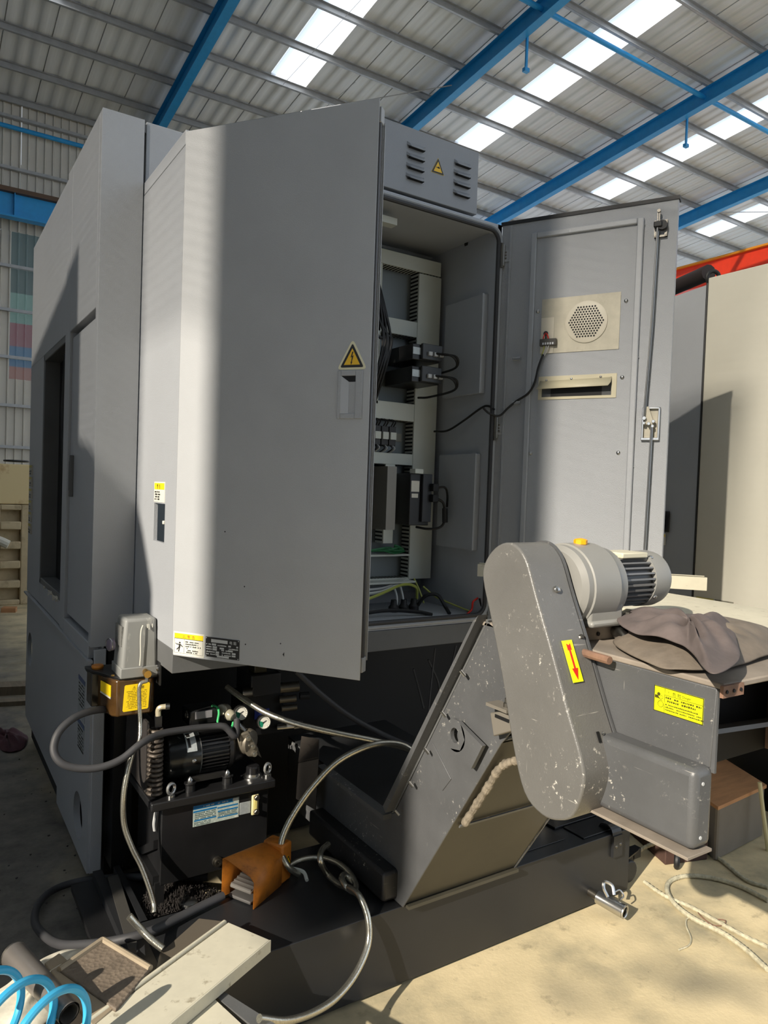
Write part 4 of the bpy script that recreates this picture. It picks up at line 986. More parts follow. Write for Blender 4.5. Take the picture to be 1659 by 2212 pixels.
for k in range(36):
    Mf = rotm(10 * k, 'X', (.808, MY2, MZ2))
    MB(Mf).box(.004, .100, -.0016, .0016, .064, .079).build('cooling_fin', BLACKP, t)
MB().lathe([(0, .079), (.012, .079), (.03, .06), (.06, .055)], (.912, MY2, MZ2), (1, 0, 0), 32).build('end_bell', BLACKP, t)
MB().box(.77, .90, MY2 - .06, MY2 + .06, .495, .515).build('motor_base', BLACKP, t)
def arcplate(x0, x1, a0, a1, r, m, name, par):
    q = MB(); n = 8; vs = []
    for i in range(n + 1):
        a = math.radians(a0 + (a1 - a0) * i / n)
        for x in (x0, x1): vs.append((x, MY2 - math.cos(a) * r, MZ2 + math.sin(a) * r))
    q.add(vs, [(2 * i, 2 * i + 1, 2 * i + 3, 2 * i + 2) for i in range(n)]); return q.build(name, m, par)
s_ = arcplate(.762, .796, 20, 78, .0788, GREYL, 'rating_plate', t)
arcplate(.767, .776, 30, 55, .0794, INK, 'print', s_); arcplate(.767, .779, 58, 70, .0794, INK, 'print', s_)
MB().dome((.785, MY2 - .0775, MZ2 - .005), (0, -1, 0), .008, 12).build('screw', STEEL, t)
tb = MB().box(.80, .91, MY2 + .03, MY2 + .12, .655, .71).build('terminal_box', BLACKP, t, .006)
MB().box(.82, .88, MY2 + .028, MY2 + .031, .680, .705).build('box_label', mat('purple_grey_label', (140, 138, 142), .4), tb)
MB().ring((.80, MY2 + .06, .69), (1, 0, 0), .012, .004, 16, 6).build('cable_gland', STEELD, tb)
MB().lathe([(0, .012), (.006, .012)], (.87, MY2 - .01, .66), (0, 0, 1), 8).build('lifting_point', BLACKP, t)
# pump with its fitting
pm = MB().lathe([(0, .042), (.02, .045), (.035, .04), (.04, .03)], (.975, MY2 - .03, .60), (.55, -.8, 0), 20).build('gear_pump', mat('pump_cast_alu', (120, 113, 100), .5, .5, var=.1), t)
MB().prism([(.945, .64), (.978, .645), (1.018, .575), (1.008, .548), (.978, .555), (.945, .60)], 'y', MY2 - .075, MY2 - .06).build('pump_flange', mat('pump_cast_alu', (0, 0, 0)), pm, .005)
for x, z in ((.975, .622), (.992, .590), (1.0, .562)): MB().lathe([(0, .009), (.006, .009), (.006, .005), (.010, .005)], (x, MY2 - .075, z), (0, -1, 0), 14).build('port_plug', STEEL, pm)
MB().cyl((.955, MY2 - .04, .660), (.972, MY2 - .05, .640), .010, n=10).cyl((.945, MY2 - .03, .675), (.965, MY2 - .045, .650), .0075, n=10).build('hose_fitting', STEEL, t)
# oil cooler : stack of rounded fins
ck = MB().box(.646, .676, 2.36, 2.60, .474, .70).build('oil_cooler', mat('cooler_brown', (52, 46, 42), .5, .2, var=.2), t, .004)
for k in range(14):
    z = .488 + .0158 * k
    MB().tube([(.642, 2.60, z), (.640, 2.37, z), (.645, 2.335, z), (.661, 2.324, z), (.678, 2.335, z), (.680, 2.39, z)], .0062, 8, 4).build('cooler_fin', mat('cooler_fin_steel', (96, 88, 80), .42, .5, var=.15, vscale=30), ck)
MB().box(.656, .676, 2.335, 2.355, .705, .74).build('cooler_port', BLACKP, ck)
MB().tube([(.666, 2.345, .74), (.666, 2.345, .758), (.672, 2.34, .768), (.69, 2.335, .770)], .009, 10, 5).build('elbow_fitting', mat('cream_brass', (206, 196, 168), .35, .5), ck)
MB().cyl((.686, 2.336, .770), (.699, 2.333, .770), .011, n=8).build('hose_clamp', STEEL, ck)
MB().slab([(.64, 2.35, .49), (.64, 2.62, .49), (.64, 2.62, .72), (.64, 2.35, .72)], .008).build('cooler_core', mat('cooler_core', (44, 40, 38), .7, bump=.6, bscale=160), ck)
# valve block with two gauges
vb = MB().box(1.02, 1.19, 2.50, 2.62, .56, .72).build('valve_manifold', mat('manifold_black', (24, 24, 25), .4, .2), t, .004)
MB().box(1.04, 1.16, 2.47, 2.62, .72, .80).build('valve_body', mat('valve_dark', (32, 32, 34), .4), vb, .004)
MB().box(1.068, 1.128, 2.498, 2.50, .625, .66).build('blue_label', NAVY, vb)
for gx, gz in ((520, 1543), (570, 1563)):
    gp_ = at(gx, gz, y=2.43); x, z = gp_.x + .006, gp_.z
    g_ = MB().lathe([(0, .026), (.018, .026), (.022, .0245), (.022, .0225), (.017, .0225)], (x, 2.455, z), (-.12, -.98, .12), 28).build('pressure_gauge', STEEL, t)
    d_ = Vector((-.12, -.98, .12)).normalized(); c_ = Vector((x, 2.455, z)) + d_ * .0175
    MB().lathe([(0, .0228), (.0006, .0228)], c_, d_, 28).build('dial', WHITEL, g_)
    a_ = d_.cross(Vector((0, 0, 1))).normalized() * -1; b_ = a_.cross(d_) * -1
    e1 = d_.cross(Vector((0, 0, 1))).normalized(); e2 = e1.cross(d_)
    if e1.x < 0: e1 = -e1
    if e2.z < 0: e2 = -e2
    b = MB(); pts = [c_ + d_ * .001]
    for i in range(9):
        an = math.radians(160 + 90 * i / 8); pts.append(c_ + d_ * .001 + e1 * math.cos(an) * .020 + e2 * math.sin(an) * .020)
    b.add(pts, [(0, i, i + 1) for i in range(1, 9)]); b.build('green_zone', mat('dial_green', (20, 120, 90), .5), g_)
    p_ = c_ + d_ * .0022
    MB().cyl(p_ - e1 * .006 - e2 * .002, p_ + e1 * .008 + e2 * .006, .0016, .0008, 6).build('needle', INK, g_)
    b = MB()
    for i in range(14):
        an = math.radians(-50 + 20 * i); dv = e1 * math.cos(an) + e2 * math.sin(an); b.cyl(c_ + d_ * .0012 + dv * .017, c_ + d_ * .0012 + dv * .020, .0006, n=4)
    b.build('dial_marks', INK, g_)
pc_ = at(478, 1533, y=2.45)
MB().cyl(pc_ + Vector((.035, .05, -.02)), pc_, .023, .020, 14).build('pressure_switch', mat('switch_zinc', (170, 164, 146), .4, .5), t, .003)
MB().lathe([(0, .019), (.014, .020), (.026, .014), (.029, .007)], at(493, 1542, y=2.435), (.4, -.85, -.3), 16).build('switch_cap', mat('clear_grey_cap', (150, 146, 128), .2), t)
MB().tube([at(a_, b_, y=y_) for a_, b_, y_ in ((504, 1560, 2.41), (500, 1571, 2.40), (488, 1579, 2.39), (476, 1576, 2.39), (470, 1562, 2.40), (473, 1540, 2.42), (469, 1528, 2.44), (458, 1524, 2.46))], .0042, 7).build('earth_wire', GREENW, t)
for x0, x1, z, r in ((1.165, 1.235, .735, .020), (1.02, 1.05, .735, .018), (1.165, 1.225, .690, .014), (1.175, 1.23, .655, .012)):
    MB().cyl((x0, 2.49, z), (x1, 2.47, z + .004), r, n=14).build('solenoid', STEELD, vb)
MB().cyl((1.24, 2.47, .70), (1.275, 2.46, .70), .014, n=10).build('knob', RUBBER, vb)
MB().cyl((1.16, 2.49, .585), (1.215, 2.46, .592), .010, n=10).cyl((1.215, 2.46, .592), (1.245, 2.445, .597), .014, n=12).build('test_port', STEEL, vb)
for x in (1.06, 1.17):
    MB().box(x, x + .05, 2.49, 2.55, .80, .835).build('solenoid_plug', mat('plug_amber', (60, 54, 32), .3), vb, .004); MB().dome((x + .025, 2.50, .835), (0, 0, 1), .004, 8).build('screw', STEEL, vb)
MB().slab([(1.02, 2.46, .575), (1.055, 2.45, .555), (1.075, 2.44, .50), (1.04, 2.45, .53)], .006).build('support_bracket', mat('pale_bracket', (120, 112, 100), .5, .4), t)

# ================================================================== LUBRICATOR
t = thing('lubricator', (.60, 2.38, .75), 'small lubricator with grey cover over amber oil tank and yellow labels', 'lubricator')
cv = MB(); LX0, LX1, LY0, LY1 = .556, .668, 2.378, 2.50
b0 = [(LX0 - .004, LY0 - .004), (LX1 + .002, LY0 - .004), (LX1 + .002, LY1), (LX0 - .004, LY1)]; b1 = [(LX0 + .008, LY0 + .006), (LX1 - .004, LY0 + .006), (LX1 - .004, LY1 - .006), (LX0 + .008, LY1 - .006)]
cv.add([(x, y, .868) for x, y in b0] + [(x, y, 1.056) for x, y in b1], [(3, 2, 1, 0), (4, 5, 6, 7), (0, 1, 5, 4), (1, 2, 6, 5), (2, 3, 7, 6), (3, 0, 4, 7)])
cv = cv.build('cover', mat('streaked_grey_plastic', (132, 133, 130), .5, dirt=.2, dirtc=(200, 197, 186), dscale=14, scale_uv=(1, 1, .3)), t, .010, 3)
MB().box(LX0 - .006, LX1 + .004, LY0 - .007, LY1, .866, .900).build('cover_skirt', mat('streaked_grey_plastic', (0, 0, 0)), cv, .003)
MB().box(LX0 - .001, LX0 + .004, LY0 + .02, LY1 - .02, .965, 1.03).build('side_label', mat('engraved_label', (120, 120, 116), .5, var=.3, vscale=180), cv)
MB().tube([(.618, 2.377, 1.035), (.612, 2.374, 1.02), (.610, 2.372, .99), (.611, 2.371, .94), (.609, 2.369, .905)], .0018, 5).build('paint_drip', WHITEL, cv)
for x, zb in ((.637, 1.02), (.632, 1.025), (.648, 1.026)): MB().tube([(x, 2.377, 1.038), (x + .001, 2.376, zb)], .0013, 5).build('paint_drip', WHITEL, cv)
tk = MB(); tk.prism([(.530, 2.392), (.545, 2.376), (.652, 2.376), (.664, 2.39), (.664, 2.52), (.505, 2.52)], 'z', .742, .862)
tk = tk.build('oil_tank', mat('amber_brown_plastic', (74, 52, 26), .18, var=.35, vscale=12, coat=.3), t, .006)
MB().prism([(.478, 2.54), (.548, 2.378), (.670, 2.372), (.672, 2.56), (.48, 2.58)], 'z', .860, .870).build('tank_lid', BLACKP, t, .002)
MB().box(.488, .512, 2.50, 2.58, .75, .86).build('level_window', mat('dark_amber', (40, 34, 26), .2), tk, .003)
LF = frame((0, 2.376, 0), (1, 0, 0))
s_ = MB(LF).prism([(.560, .762), (.563, .758), (.638, .760), (.641, .764), (.645, .842), (.642, .846), (.568, .844), (.565, .840)], 'z', .0005, .0018).build('caution_label', YEL, t)
text('⚠ 注意', LF, .588, .829, .011, mat('olive_ink', (120, 96, 10), .5), s_, n=.002)
b = MB(LF)
for j in range(11): merge(b, lines(LF, .571 + .004 * (j % 3 > 0), .635, .821 - .0054 * j, .0026, .0016, j + 140, .8))
b.build('print', mat('olive_ink', (0, 0, 0)), s_)
s_ = MB().slab([(.511, 2.465, .845), (.5285, 2.398, .842), (.5285, 2.398, .805), (.511, 2.465, .812)], .002).build('caution_label', YEL, t)
MB().slab([(.5105, 2.465, .811), (.528, 2.398, .8045), (.528, 2.398, .799), (.5105, 2.465, .806)], .002).build('white_band', WHITEL, s_)
MB().lathe([(0, .018), (.006, .02), (.012, .018)], (.512, 2.53, .870), (0, 0, 1), 18).build('filler_cap', mat('amber_cap', (190, 120, 40), .3), t)
bf = MB().cyl((.628, 2.378, .884), (.628, 2.352, .882), .0095, n=12).cyl((.628, 2.358, .882), (.628, 2.340, .881), .0125, n=8).build('brass_fitting', BRASS, t)
MB().cyl((.628, 2.350, .876), (.627, 2.349, .855), .006, n=10).build('hose_tail', STEEL, bf)
MB().lathe([(0, .020), (.010, .020), (.012, .017)], (.540, 2.45, .965), (-.9, -.3, 0), 22).build('pressure_gauge', mat('gauge_lilac', (120, 112, 128), .3), t)
MB().ring((.530, 2.447, .965), (-.9, -.3, 0), .020, .0018, 22, 6).build('gauge_bezel', STEEL, t)
MB().slab([(.667, 2.50, .84), (.667, 2.34, .84), (.667, 2.34, .915), (.667, 2.50, .915)], .004).build('mounting_bracket', BLACKP, t)
MB().dome((.663, 2.352, .893), (-1, 0, 0), .008, 10).build('bolt', STEEL, t)
MB().dome((.547, 2.384, .852), (-.5, -.8, 0), .006, 8).build('screw', BRASS, t); MB().dome((.535, 2.41, .871), (0, 0, 1), .006, 8).build('screw', BRASS, t)

# ================================================================== FOOT PEDAL
t = thing('foot_pedal', (.90, 2.0, TZ), 'worn orange foot pedal switch with open hood on the black tank lid', 'pedal')
pr = at(548, 1966, z=TZ); pl = at(478, 1938, z=TZ)       # front corners of the hood
ux = Vector((pr.x - pl.x, pr.y - pl.y, 0)); wp_ = ux.length; MP = frame((pl.x, pl.y, TZ + .0015), ux); DPT = .15
hood = MB(MP)                                            # u right, v up, n toward viewer (-depth)
top = [(0, 0), (0, .118), (.012, .122), (.05, .112), (wp_ - .015, .094), (wp_, .080), (wp_, 0)]
bk = [(.03, 0), (.03, .112), (.04, .115), (.06, .113), (wp_ - .025, .105), (wp_ - .012, .095), (wp_ - .012, 0)]
n_ = len(top); vs = [(u, v, 0) for u, v in top] + [(u, v, -DPT) for u, v in bk]
hood.add(vs, [(i, i + 1, n_ + i + 1, n_ + i) for i in range(n_ - 1)])
ho = hood.build('hood', ORANGE, t, ang=50); md = ho.modifiers.new('solid', 'SOLIDIFY'); md.thickness = .003
MB(MP).box(.035, wp_ - .012, 0, .122, -DPT - .05, -DPT).build('switch_body', ORANGE, t, .006)
s_ = MB(MP).prism([(0, .02), (.034, .02), (.017, .052)], 'z', 0, .001)
Ms = MP @ Matrix.Translation((wp_ - .011, .052, -DPT - .006)) @ Matrix.Rotation(PI / 2, 4, 'Y')
tri_sign(Ms, .022, .0, .036, .032, ho, True, False)
MB(MP).box(.02, wp_ - .02, .002, .012, -.11, -.008).build('base_plate', mat('grey_pedal_base', (84, 82, 80), .6), t, .003)
pd = MB(MP); pd.add([(.022, .030, -.012), (wp_ - .022, .030, -.012), (wp_ - .022, .055, -.11), (.022, .055, -.11), (.022, .040, -.012), (wp_ - .022, .040, -.012), (wp_ - .022, .065, -.11), (.022, .065, -.11)], [(3, 2, 1, 0), (4, 5, 6, 7), (0, 1, 5, 4), (1, 2, 6, 5), (2, 3, 7, 6), (3, 0, 4, 7)])
pd = pd.build('treadle', mat('treadle_grey', (126, 122, 116), .6), t, .003)
for k in range(7):
    f = k / 7
    MB(MP).box(.024, wp_ - .024, .041 + .025 * f, .0445 + .025 * f, -.020 - .098 * f, -.014 - .098 * f).build('grip_rib', mat('treadle_grey', (0, 0, 0)), pd)
MB(MP).tube([(wp_ - .02, .03, -DPT - .05), (wp_ + .02, .02, -DPT - .07), (wp_ + .05, .01, -DPT - .05)], .006, 6).build('cable_tail', DUCT, t)

# ================================================================== HOSES AND CABLES
BRAID = mat('braided_steel_hose', (196, 192, 178), .2, .9, var=.25, vscale=300, bump=.25, bscale=420)
def hose(name, label, cat, pts, r, m, n=14, sub=8, group=None):
    o = MB().tube(pts, r, n, sub).build(name, m); return solo(o, label, cat, group)
o = hose('oil_line', 'thin braided oil hose hanging from the lubricator brass fitting', 'hose',
     [(.627, 2.349, .858), at(302, 1480, y=2.345), at(301, 1520, y=2.34), at(303, 1560, y=2.33), at(302, 1595, y=2.31), at(296, 1612, y=2.31)], .0065, BRAID)
o = hose('braided_hose', 'braided hose curving down left of the hydraulic unit to its base', 'hose',
     [at(286, 1626, y=2.30), at(275, 1670, y=2.29), at(267, 1720, y=2.28), at(268, 1780, y=2.28), at(285, 1830, y=2.27), at(305, 1870, y=2.26), at(322, 1915, y=2.24), at(332, 1950, y=2.22), at(333, 1972, y=2.20)], .0085, BRAID)
o = hose('rubber_hose', 'grey rubber hose looping left from the cooler and over the black motor', 'hose',
     [at(265, 1538, y=2.56), at(215, 1533, y=2.42), at(165, 1548, y=2.36), at(128, 1580, y=2.33), at(116, 1618, y=2.31), at(130, 1646, y=2.29), at(165, 1659, y=2.28), at(215, 1658, y=2.27), at(262, 1640, y=2.27), at(305, 1606, y=2.28), at(345, 1586, y=2.31), at(400, 1576, y=2.33), at(455, 1570, y=2.34), at(485, 1570, y=2.335), at(508, 1590, y=2.33), (.948, 2.37, .678)], .0115, RUBG)
o = hose('floor_hose', 'thick dark rubber hose lying in a wide loop on the floor at lower left', 'hose',
     [at(482, 1935, z=.27), at(440, 1955, z=.268), at(390, 1980, z=.268), at(330, 2010, z=.268), at(260, 2030, z=.26), at(190, 2040, z=.22), at(130, 2040, z=.17), at(95, 2020, z=.11), at(75, 1990, z=.06), at(85, 1950, z=.03), at(120, 1920, z=.02), at(180, 1902, z=.03), at(250, 1896, z=.08), at(310, 1895, z=.12), at(380, 1898, z=.14), at(450, 1894, z=.15)], .0125, RUBG)
o = hose('braided_hose', 'long braided hose running from the valve block across to the chip conveyor', 'hose',
     [at(490, 1484, y=2.44), at(530, 1512, y=2.36), at(575, 1540, y=2.28), at(640, 1563, y=2.2), at(720, 1582, y=2.12), at(800, 1598, y=2.05), at(870, 1614, y=1.99), at(906, 1628, y=1.96)], .0105, BRAID)
o = hose('black_cable', 'dark cable sagging from under the left door towards the conveyor', 'cable',
     [at(640, 1450, y=2.30), at(700, 1505, y=2.28), at(760, 1550, y=2.25), at(830, 1588, y=2.2), at(905, 1620, y=2.1)], .010, RUBG)
o = hose('braided_hose', 'braided hose arching over the conveyor tail down behind the orange pedal', 'hose',
     [at(908, 1645, y=1.93), at(880, 1615, y=1.93), at(840, 1605, y=1.95), at(790, 1614, y=1.98), at(730, 1645, y=2.02), at(680, 1695, y=2.04), at(640, 1750, y=2.05), at(614, 1800, y=2.05), at(607, 1840, y=2.04), at(622, 1872, y=2.02), at(645, 1890, z=.262)], .0105, BRAID)
kp = [at(618, 1875, z=.262), at(650, 1858, z=.27), at(690, 1853, z=.275), at(725, 1862, z=.285), at(752, 1882, z=.29), at(768, 1908, z=.285), at(765, 1926, z=.28), at(748, 1916, z=.295), at(738, 1898, z=.30), at(745, 1890, z=.295), at(762, 1905, z=.275)]
o = hose('braided_hose', 'braided hose end tied in a knot on the tank beside the pedal', 'hose', kp, .0095, BRAID)
o = hose('braided_hose', 'braided hose looping through the knot and hanging over the tank front to the floor', 'hose',
     [at(709, 1824, y=2.0), at(694, 1838, y=1.97), at(693, 1862, y=1.93), at(707, 1888, z=.275), at(732, 1910, z=.275), at(758, 1920, z=.30), at(778, 1938, y=1.765), at(795, 1985, y=1.725), at(795, 2040, y=1.70), at(770, 2100, y=1.665), at(730, 2152, y=1.62), at(680, 2186, y=1.57), at(620, 2205, y=1.52), at(560, 2200, y=1.50)], .0095, BRAID)
o = hose('braided_hose', 'short cut end of braided hose sticking up behind the cream trunking', 'hose',
     [at(279, 1979, z=.34), at(300, 2002, z=.31), at(325, 2028, z=.285), at(352, 2050, z=.265)], .0095, BRAID)
for k, pts in enumerate(([(985, 1395), (975, 1440), (962, 1500), (955, 1570)], [(940, 1400), (932, 1470), (925, 1540), (918, 1600)], [(925, 1425), (945, 1470), (950, 1500)], [(893, 1445), (905, 1490), (915, 1530)])):
    o = hose('hanging_wire', ('long curved grey wire hanging nearest the conveyor rail under the cabinet', 'straight dark wire hanging under the cabinet left of the curved one', 'short pale wire hanging just left of the dark straight wire', 'leftmost short wire hanging in the black gap under the cabinet')[k], 'wire', [at(a, b, y=2.25 + .03 * k) for a, b in pts], .004, RUBG, 6, 5, 'wires hanging under the cabinet')

# chips and dirt
random.seed(11)
q = MB()
for i in range(1500):
    a = random.random() * 2 * PI; r_ = random.random() ** .6
    x = .75 + .13 * r_ * math.cos(a); y = 2.33 + .13 * r_ * math.sin(a); h = .05 * (1 - r_) + .012; s = random.uniform(.0025, .007)
    d = Vector((random.uniform(-1, 1), random.uniform(-1, 1), random.uniform(-.4, .8))).normalized() * s
    q.cyl((x, y, .10 + h * random.random()), Vector((x, y, .10 + h)) + d, s * .5, s * .2, 4)
solo(q.build('metal_chips', CHIPS), 'heap of black oily metal chips below the hydraulic unit', 'chips')['kind'] = 'stuff'
o = MB().lathe([(0, .03), (.008, .028), (.012, .018), (.013, .004)], (.76, 2.27, .128), (0, 0, 1), 20).build('metal_disc', STEEL); solo(o, 'small bright round metal disc lying on the black chips', 'disc')
q = MB()
for i in range(90):
    x, y = random.uniform(-.1, .55), random.uniform(2.2, 4.5); s = random.uniform(.002, .007); q.cyl((x, y, 0), (x + s, y + s * random.uniform(-1, 1), s * .6), s * .7, s * .3, 5)
solo(q.build('floor_grit', CHIPS), 'scattered black grit on the floor left of the machine', 'grit')['kind'] = 'stuff'

# ================================================================== LOOSE THINGS ON THE CONVEYOR HEAD
def blob(name, outline, z0, h, m, label, cat, seed=0, rings=7, folds=.3, lift=None, thick=.006):
    r = random.Random(seed); n = 64; P_ = []
    k = len(outline)
    for i in range(n):
        f = i / n * k; j = int(f); s = f - j
        P0, P1, P2, P3 = (Vector(outline[(j + q - 1) % k]) for q in range(4))
        P_.append(.5 * (2 * P1 + (P2 - P0) * s + (2 * P0 - 5 * P1 + 4 * P2 - P3) * s * s + (3 * P1 - P0 - 3 * P2 + P3) * s ** 3))
    c = sum(P_, Vector((0, 0))) / n
    ph = [r.uniform(0, 6.28) for _ in range(6)]
    vs = []; fs = []
    for a in range(rings + 1):
        t_ = 1 - a / rings
        for i, p in enumerate(P_):
            q = c + (p - c) * t_; an = 2 * PI * i / n
            f = folds * (math.sin(an * 5 + ph[0] + t_ * 4) + .6 * math.sin(an * 9 + ph[1] - t_ * 6) + .4 * math.sin(an * 14 + ph[2]) * t_)
            z = z0 + h * (1 - t_ ** 2.2) * (1 + .5 * f) + h * .16 * (1 + f) * min(1, t_ * 2) + .002
            if lift: z += lift(q, t_)
            vs.append((q.x, q.y, max(z0 + thick * .6, z)))
    for a in range(rings):
        for i in range(n):
            i2 = (i + 1) % n; fs.append((a * n + i, a * n + i2, (a + 1) * n + i2, (a + 1) * n + i))
    fs.append(tuple(rings * n + i for i in range(n)))
    o = MB().add(vs, fs).build(name, m, ang=80)
    md = o.modifiers.new('solid', 'SOLIDIFY'); md.thickness = thick; md.offset = -1
    sb = o.modifiers.new('sub', 'SUBSURF'); sb.levels = 1; sb.render_levels = 1
    return solo(o, label, cat)
blob('rubber_mat', [(1.215, .905), (1.30, 1.06), (1.45, 1.13), (1.62, 1.17), (1.80, 1.10), (1.83, 1.00), (1.70, .90), (1.56, .835), (1.44, .815), (1.31, .80), (1.22, .83)], 1.170, .052, RUBMAT, 'folded brown rubber mat on top of the conveyor head under a rag', 'mat', 4, 8, .16)
blob('grey_rag', [(1.36, 1.10), (1.50, 1.16), (1.60, 1.08), (1.60, .97), (1.50, .90), (1.42, .84), (1.27, .745), (1.12, .70), (1.20, .79), (1.26, .87), (1.28, .98)], 1.212, .034, RAG, 'crumpled grey brown rag draped over the folded rubber mat', 'rag', 9, 8, .5,
     lift=lambda q, t_: -.035 * max(0, min(1, (.80 - q.y) / .1)), thick=.004)
q = MB(); pa, pb = Vector((1.475, 1.24, 1.192)), Vector((1.335, 1.045, 1.186)); nn_ = 26
prof = []
L_ = (pb - pa).length
for i in range(nn_ * 2 + 1): prof.append((L_ * i / (nn_ * 2), .0155 if i % 2 else .0128))
q.lathe(prof, pa, pb - pa, 16)
solo(q.build('metal_conduit', STEEL, ang=60), 'short ribbed metal conduit beside the gear motor on the conveyor head', 'conduit')
o = MB().slab([(1.70, 1.47, 1.186), (1.76, .70, 1.186), (2.10, .72, 1.190), (2.12, 1.60, 1.190)], .015).build('cream_board', CREAM); solo(o, 'wide cream sheet metal board lying flat behind the rubber mat', 'board')
MB().slab([(1.70, 1.47, 1.2), (1.76, .70, 1.2), (1.76, .70, 1.186), (1.70, 1.47, 1.186)], .006)
a, b = Vector((1.726, 2.02, 1.202)), Vector((2.25, 1.455, 1.202)); d = (b - a).normalized(); Mt = frame(a, d)
q = MB(Mt); L_ = (b - a).length
q.box(0, L_, 0, .003, -.03, .03); q.box(0, L_, 0, .042, -.032, -.029); q.box(0, L_, 0, .042, .029, .032); q.box(0, L_, .042, .044, .020, .032); q.box(0, L_, .042, .044, -.032, -.020)
q.box(0, .004, 0, .04, -.03, .03)
solo(q.build('cable_trunking', CREAM), 'cream cable trunking lying behind the gear motor towards the rear machine', 'trunking')

# ================================================================== RIGHT OF THE CONVEYOR
t = thing('wooden_crate', (2.95, 1.85, 0), 'plywood topped crate standing on the floor under the conveyor head', 'crate')
q = MB(); q.slab([(2.82, 1.717, .005), (3.22, 1.745, .005), (3.22, 1.745, .22), (2.82, 1.717, .22)], .01); q.slab([(2.98, 2.10, .005), (2.82, 1.717, .005), (2.82, 1.717, .22), (2.98, 2.10, .22)], .01); q.slab([(3.22, 1.745, .005), (3.40, 2.10, .005), (3.40, 2.10, .22), (3.22, 1.745, .22)], .01)
q.build('carton_wall', CARD, t); MB().slab([(2.81, 1.71, .235), (3.23, 1.74, .235), (3.41, 2.12, .235), (2.97, 2.12, .235)], .015).build('plywood_top', WOODC, t)
t = thing('timber_block', (2.62, 1.95, 0), 'dark reddish timber block on the floor left of the crate', 'block')
MB().slab([(2.60, 1.80, .09), (2.80, 1.74, .09), (2.93, 2.02, .09), (2.72, 2.10, .09)], .09).build('block', mat('dark_red_wood', (74, 52, 44), .8, var=.25, vscale=9), t, .004)
q = MB().ring((2.62, 1.76, .035), (.5, -.85, 0), .026, .011, 20, 8)
solo(q.build('rubber_ring', RUBBER), 'small black rubber wheel ring below the corner of the conveyor ledge', 'wheel')
def rope(label, pts, r=.0085):
    o = MB().tube(pts, lambda s: r * (1 + .12 * math.sin(s * 400)), 8, 14).build('rope', ROPE); return solo(o, label, 'rope', 'ropes on the floor')
rope('dirty rope lying in a hairpin loop on the sunlit floor at right', [at(x, y, z=.009) for x, y in ((1659, 1945), (1600, 1915), (1540, 1897), (1485, 1892), (1448, 1903), (1441, 1925), (1460, 1955), (1500, 1985), (1560, 2015), (1610, 2050), (1659, 2095))])
rope('frayed rope running straight out from the tank castor', [at(x, y, z=.008) for x, y in ((1392, 1905), (1420, 1925), (1450, 1942), (1490, 1958), (1540, 1985), (1600, 2018), (1659, 2046))], .007)
rope('dirty rope emerging under the conveyor ledge and curving right', [at(1365, 1853, z=.01), at(1385, 1835, z=.03), at(1415, 1822, z=.05), at(1460, 1815, z=.05), at(1515, 1830, z=.01), at(1560, 1860, z=.008), at(1610, 1900, z=.008), at(1659, 1917, z=.008)], .008)
o = MB().tube([at(x, y, z=.004) for x, y in ((1500, 1980), (1484, 1985), (1482, 2000), (1492, 2025), (1488, 2042), (1466, 2052))], .003, 6).build('string', ROPE); solo(o, 'short thin string curling off the rope loop on the floor', 'string')
o = MB().tube([at(x, y, z=.006) for x, y in ((1504, 1963), (1515, 1980), (1540, 1998), (1562, 1998), (1566, 1988), (1540, 1985))], .0022, 5, 8).build('thin_wire', RUST); solo(o, 'thin rusty wire tangle beside the frayed rope', 'wire')
o = MB().tube([at(1641, 1690, y=1.70), at(1648, 1750, y=1.68), at(1657, 1820, y=1.66), at(1664, 1880, y=1.64)], .009, 8).build('cream_hose', mat('cream_hose', (200, 192, 150), .6), None); solo(o, 'pale cream hose hanging down in front of the crate at right edge', 'hose')

# ================================================================== REAR MACHINE
t = thing('rear_machine', (3.25, 2.17, 0), 'second identical grey machine standing behind the open right door', 'machine')
PAINT_W = mat('pale_grey_paint', (192, 189, 176), .5, var=.04, vscale=3, bump=.08, bscale=300)
e0 = Vector((3.245, 2.166, 0)); dl = Vector((.265, .964, 0))
q = MB(); q.box(3.245, 3.27, 1.50, 2.160, .975, 2.60)
q.build('door_panel', PAINT_W, t, .004)
q = MB(); P4 = [e0 + Vector((.008, .006, .985)), e0 + dl * .7 + Vector((0, 0, .985))]
q.slab([P4[1], P4[0], P4[0] + Vector((0, 0, 1.585)), P4[1] + Vector((0, 0, 1.585))], .02); q.build('side_panel', PAINT, t)
MB().cyl((3.247, 2.164, .98), (3.247, 2.164, 2.575), .006, n=8).build('corner_seal', RUBBER, t)
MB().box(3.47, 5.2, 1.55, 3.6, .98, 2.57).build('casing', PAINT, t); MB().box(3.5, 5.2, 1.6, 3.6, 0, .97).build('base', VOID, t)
FR = frame((3.245, 0, 0), (0, -1, 0))
s_ = MB(FR).box(-2.146, -2.045, .985, 1.034, 0, .0015).build('warning_label', mat('faded_label', (190, 186, 168), .5), t)
MB(FR).box(-2.142, -2.05, 1.018, 1.030, .001, .002).build('yellow_band', mat('faded_yellow', (0, 0, 0)), s_)
b = MB(FR)
for j in range(4): merge(b, lines(FR, -2.105, -2.055, 1.008 - .006 * j, .004, .001, j + 200))
stroke(b, (-2.13, 1.005), (-2.122, .995), .0015); b.build('print', INK, s_)
s_ = MB(FR).box(-2.044, -1.948, .978, 1.030, 0, .0015).build('rating_plate', mat('tarnished_plate', (124, 122, 108), .5, .3, var=.3, vscale=90), t)
pr_ = e0 + dl * .27; MQ = frame((pr_.x, pr_.y, 0), -dl)
q = MB(MQ).box(-.08, .08, 1.335, 1.445, 0, .008).build('rotary_switch', BLACKP, t, .003)
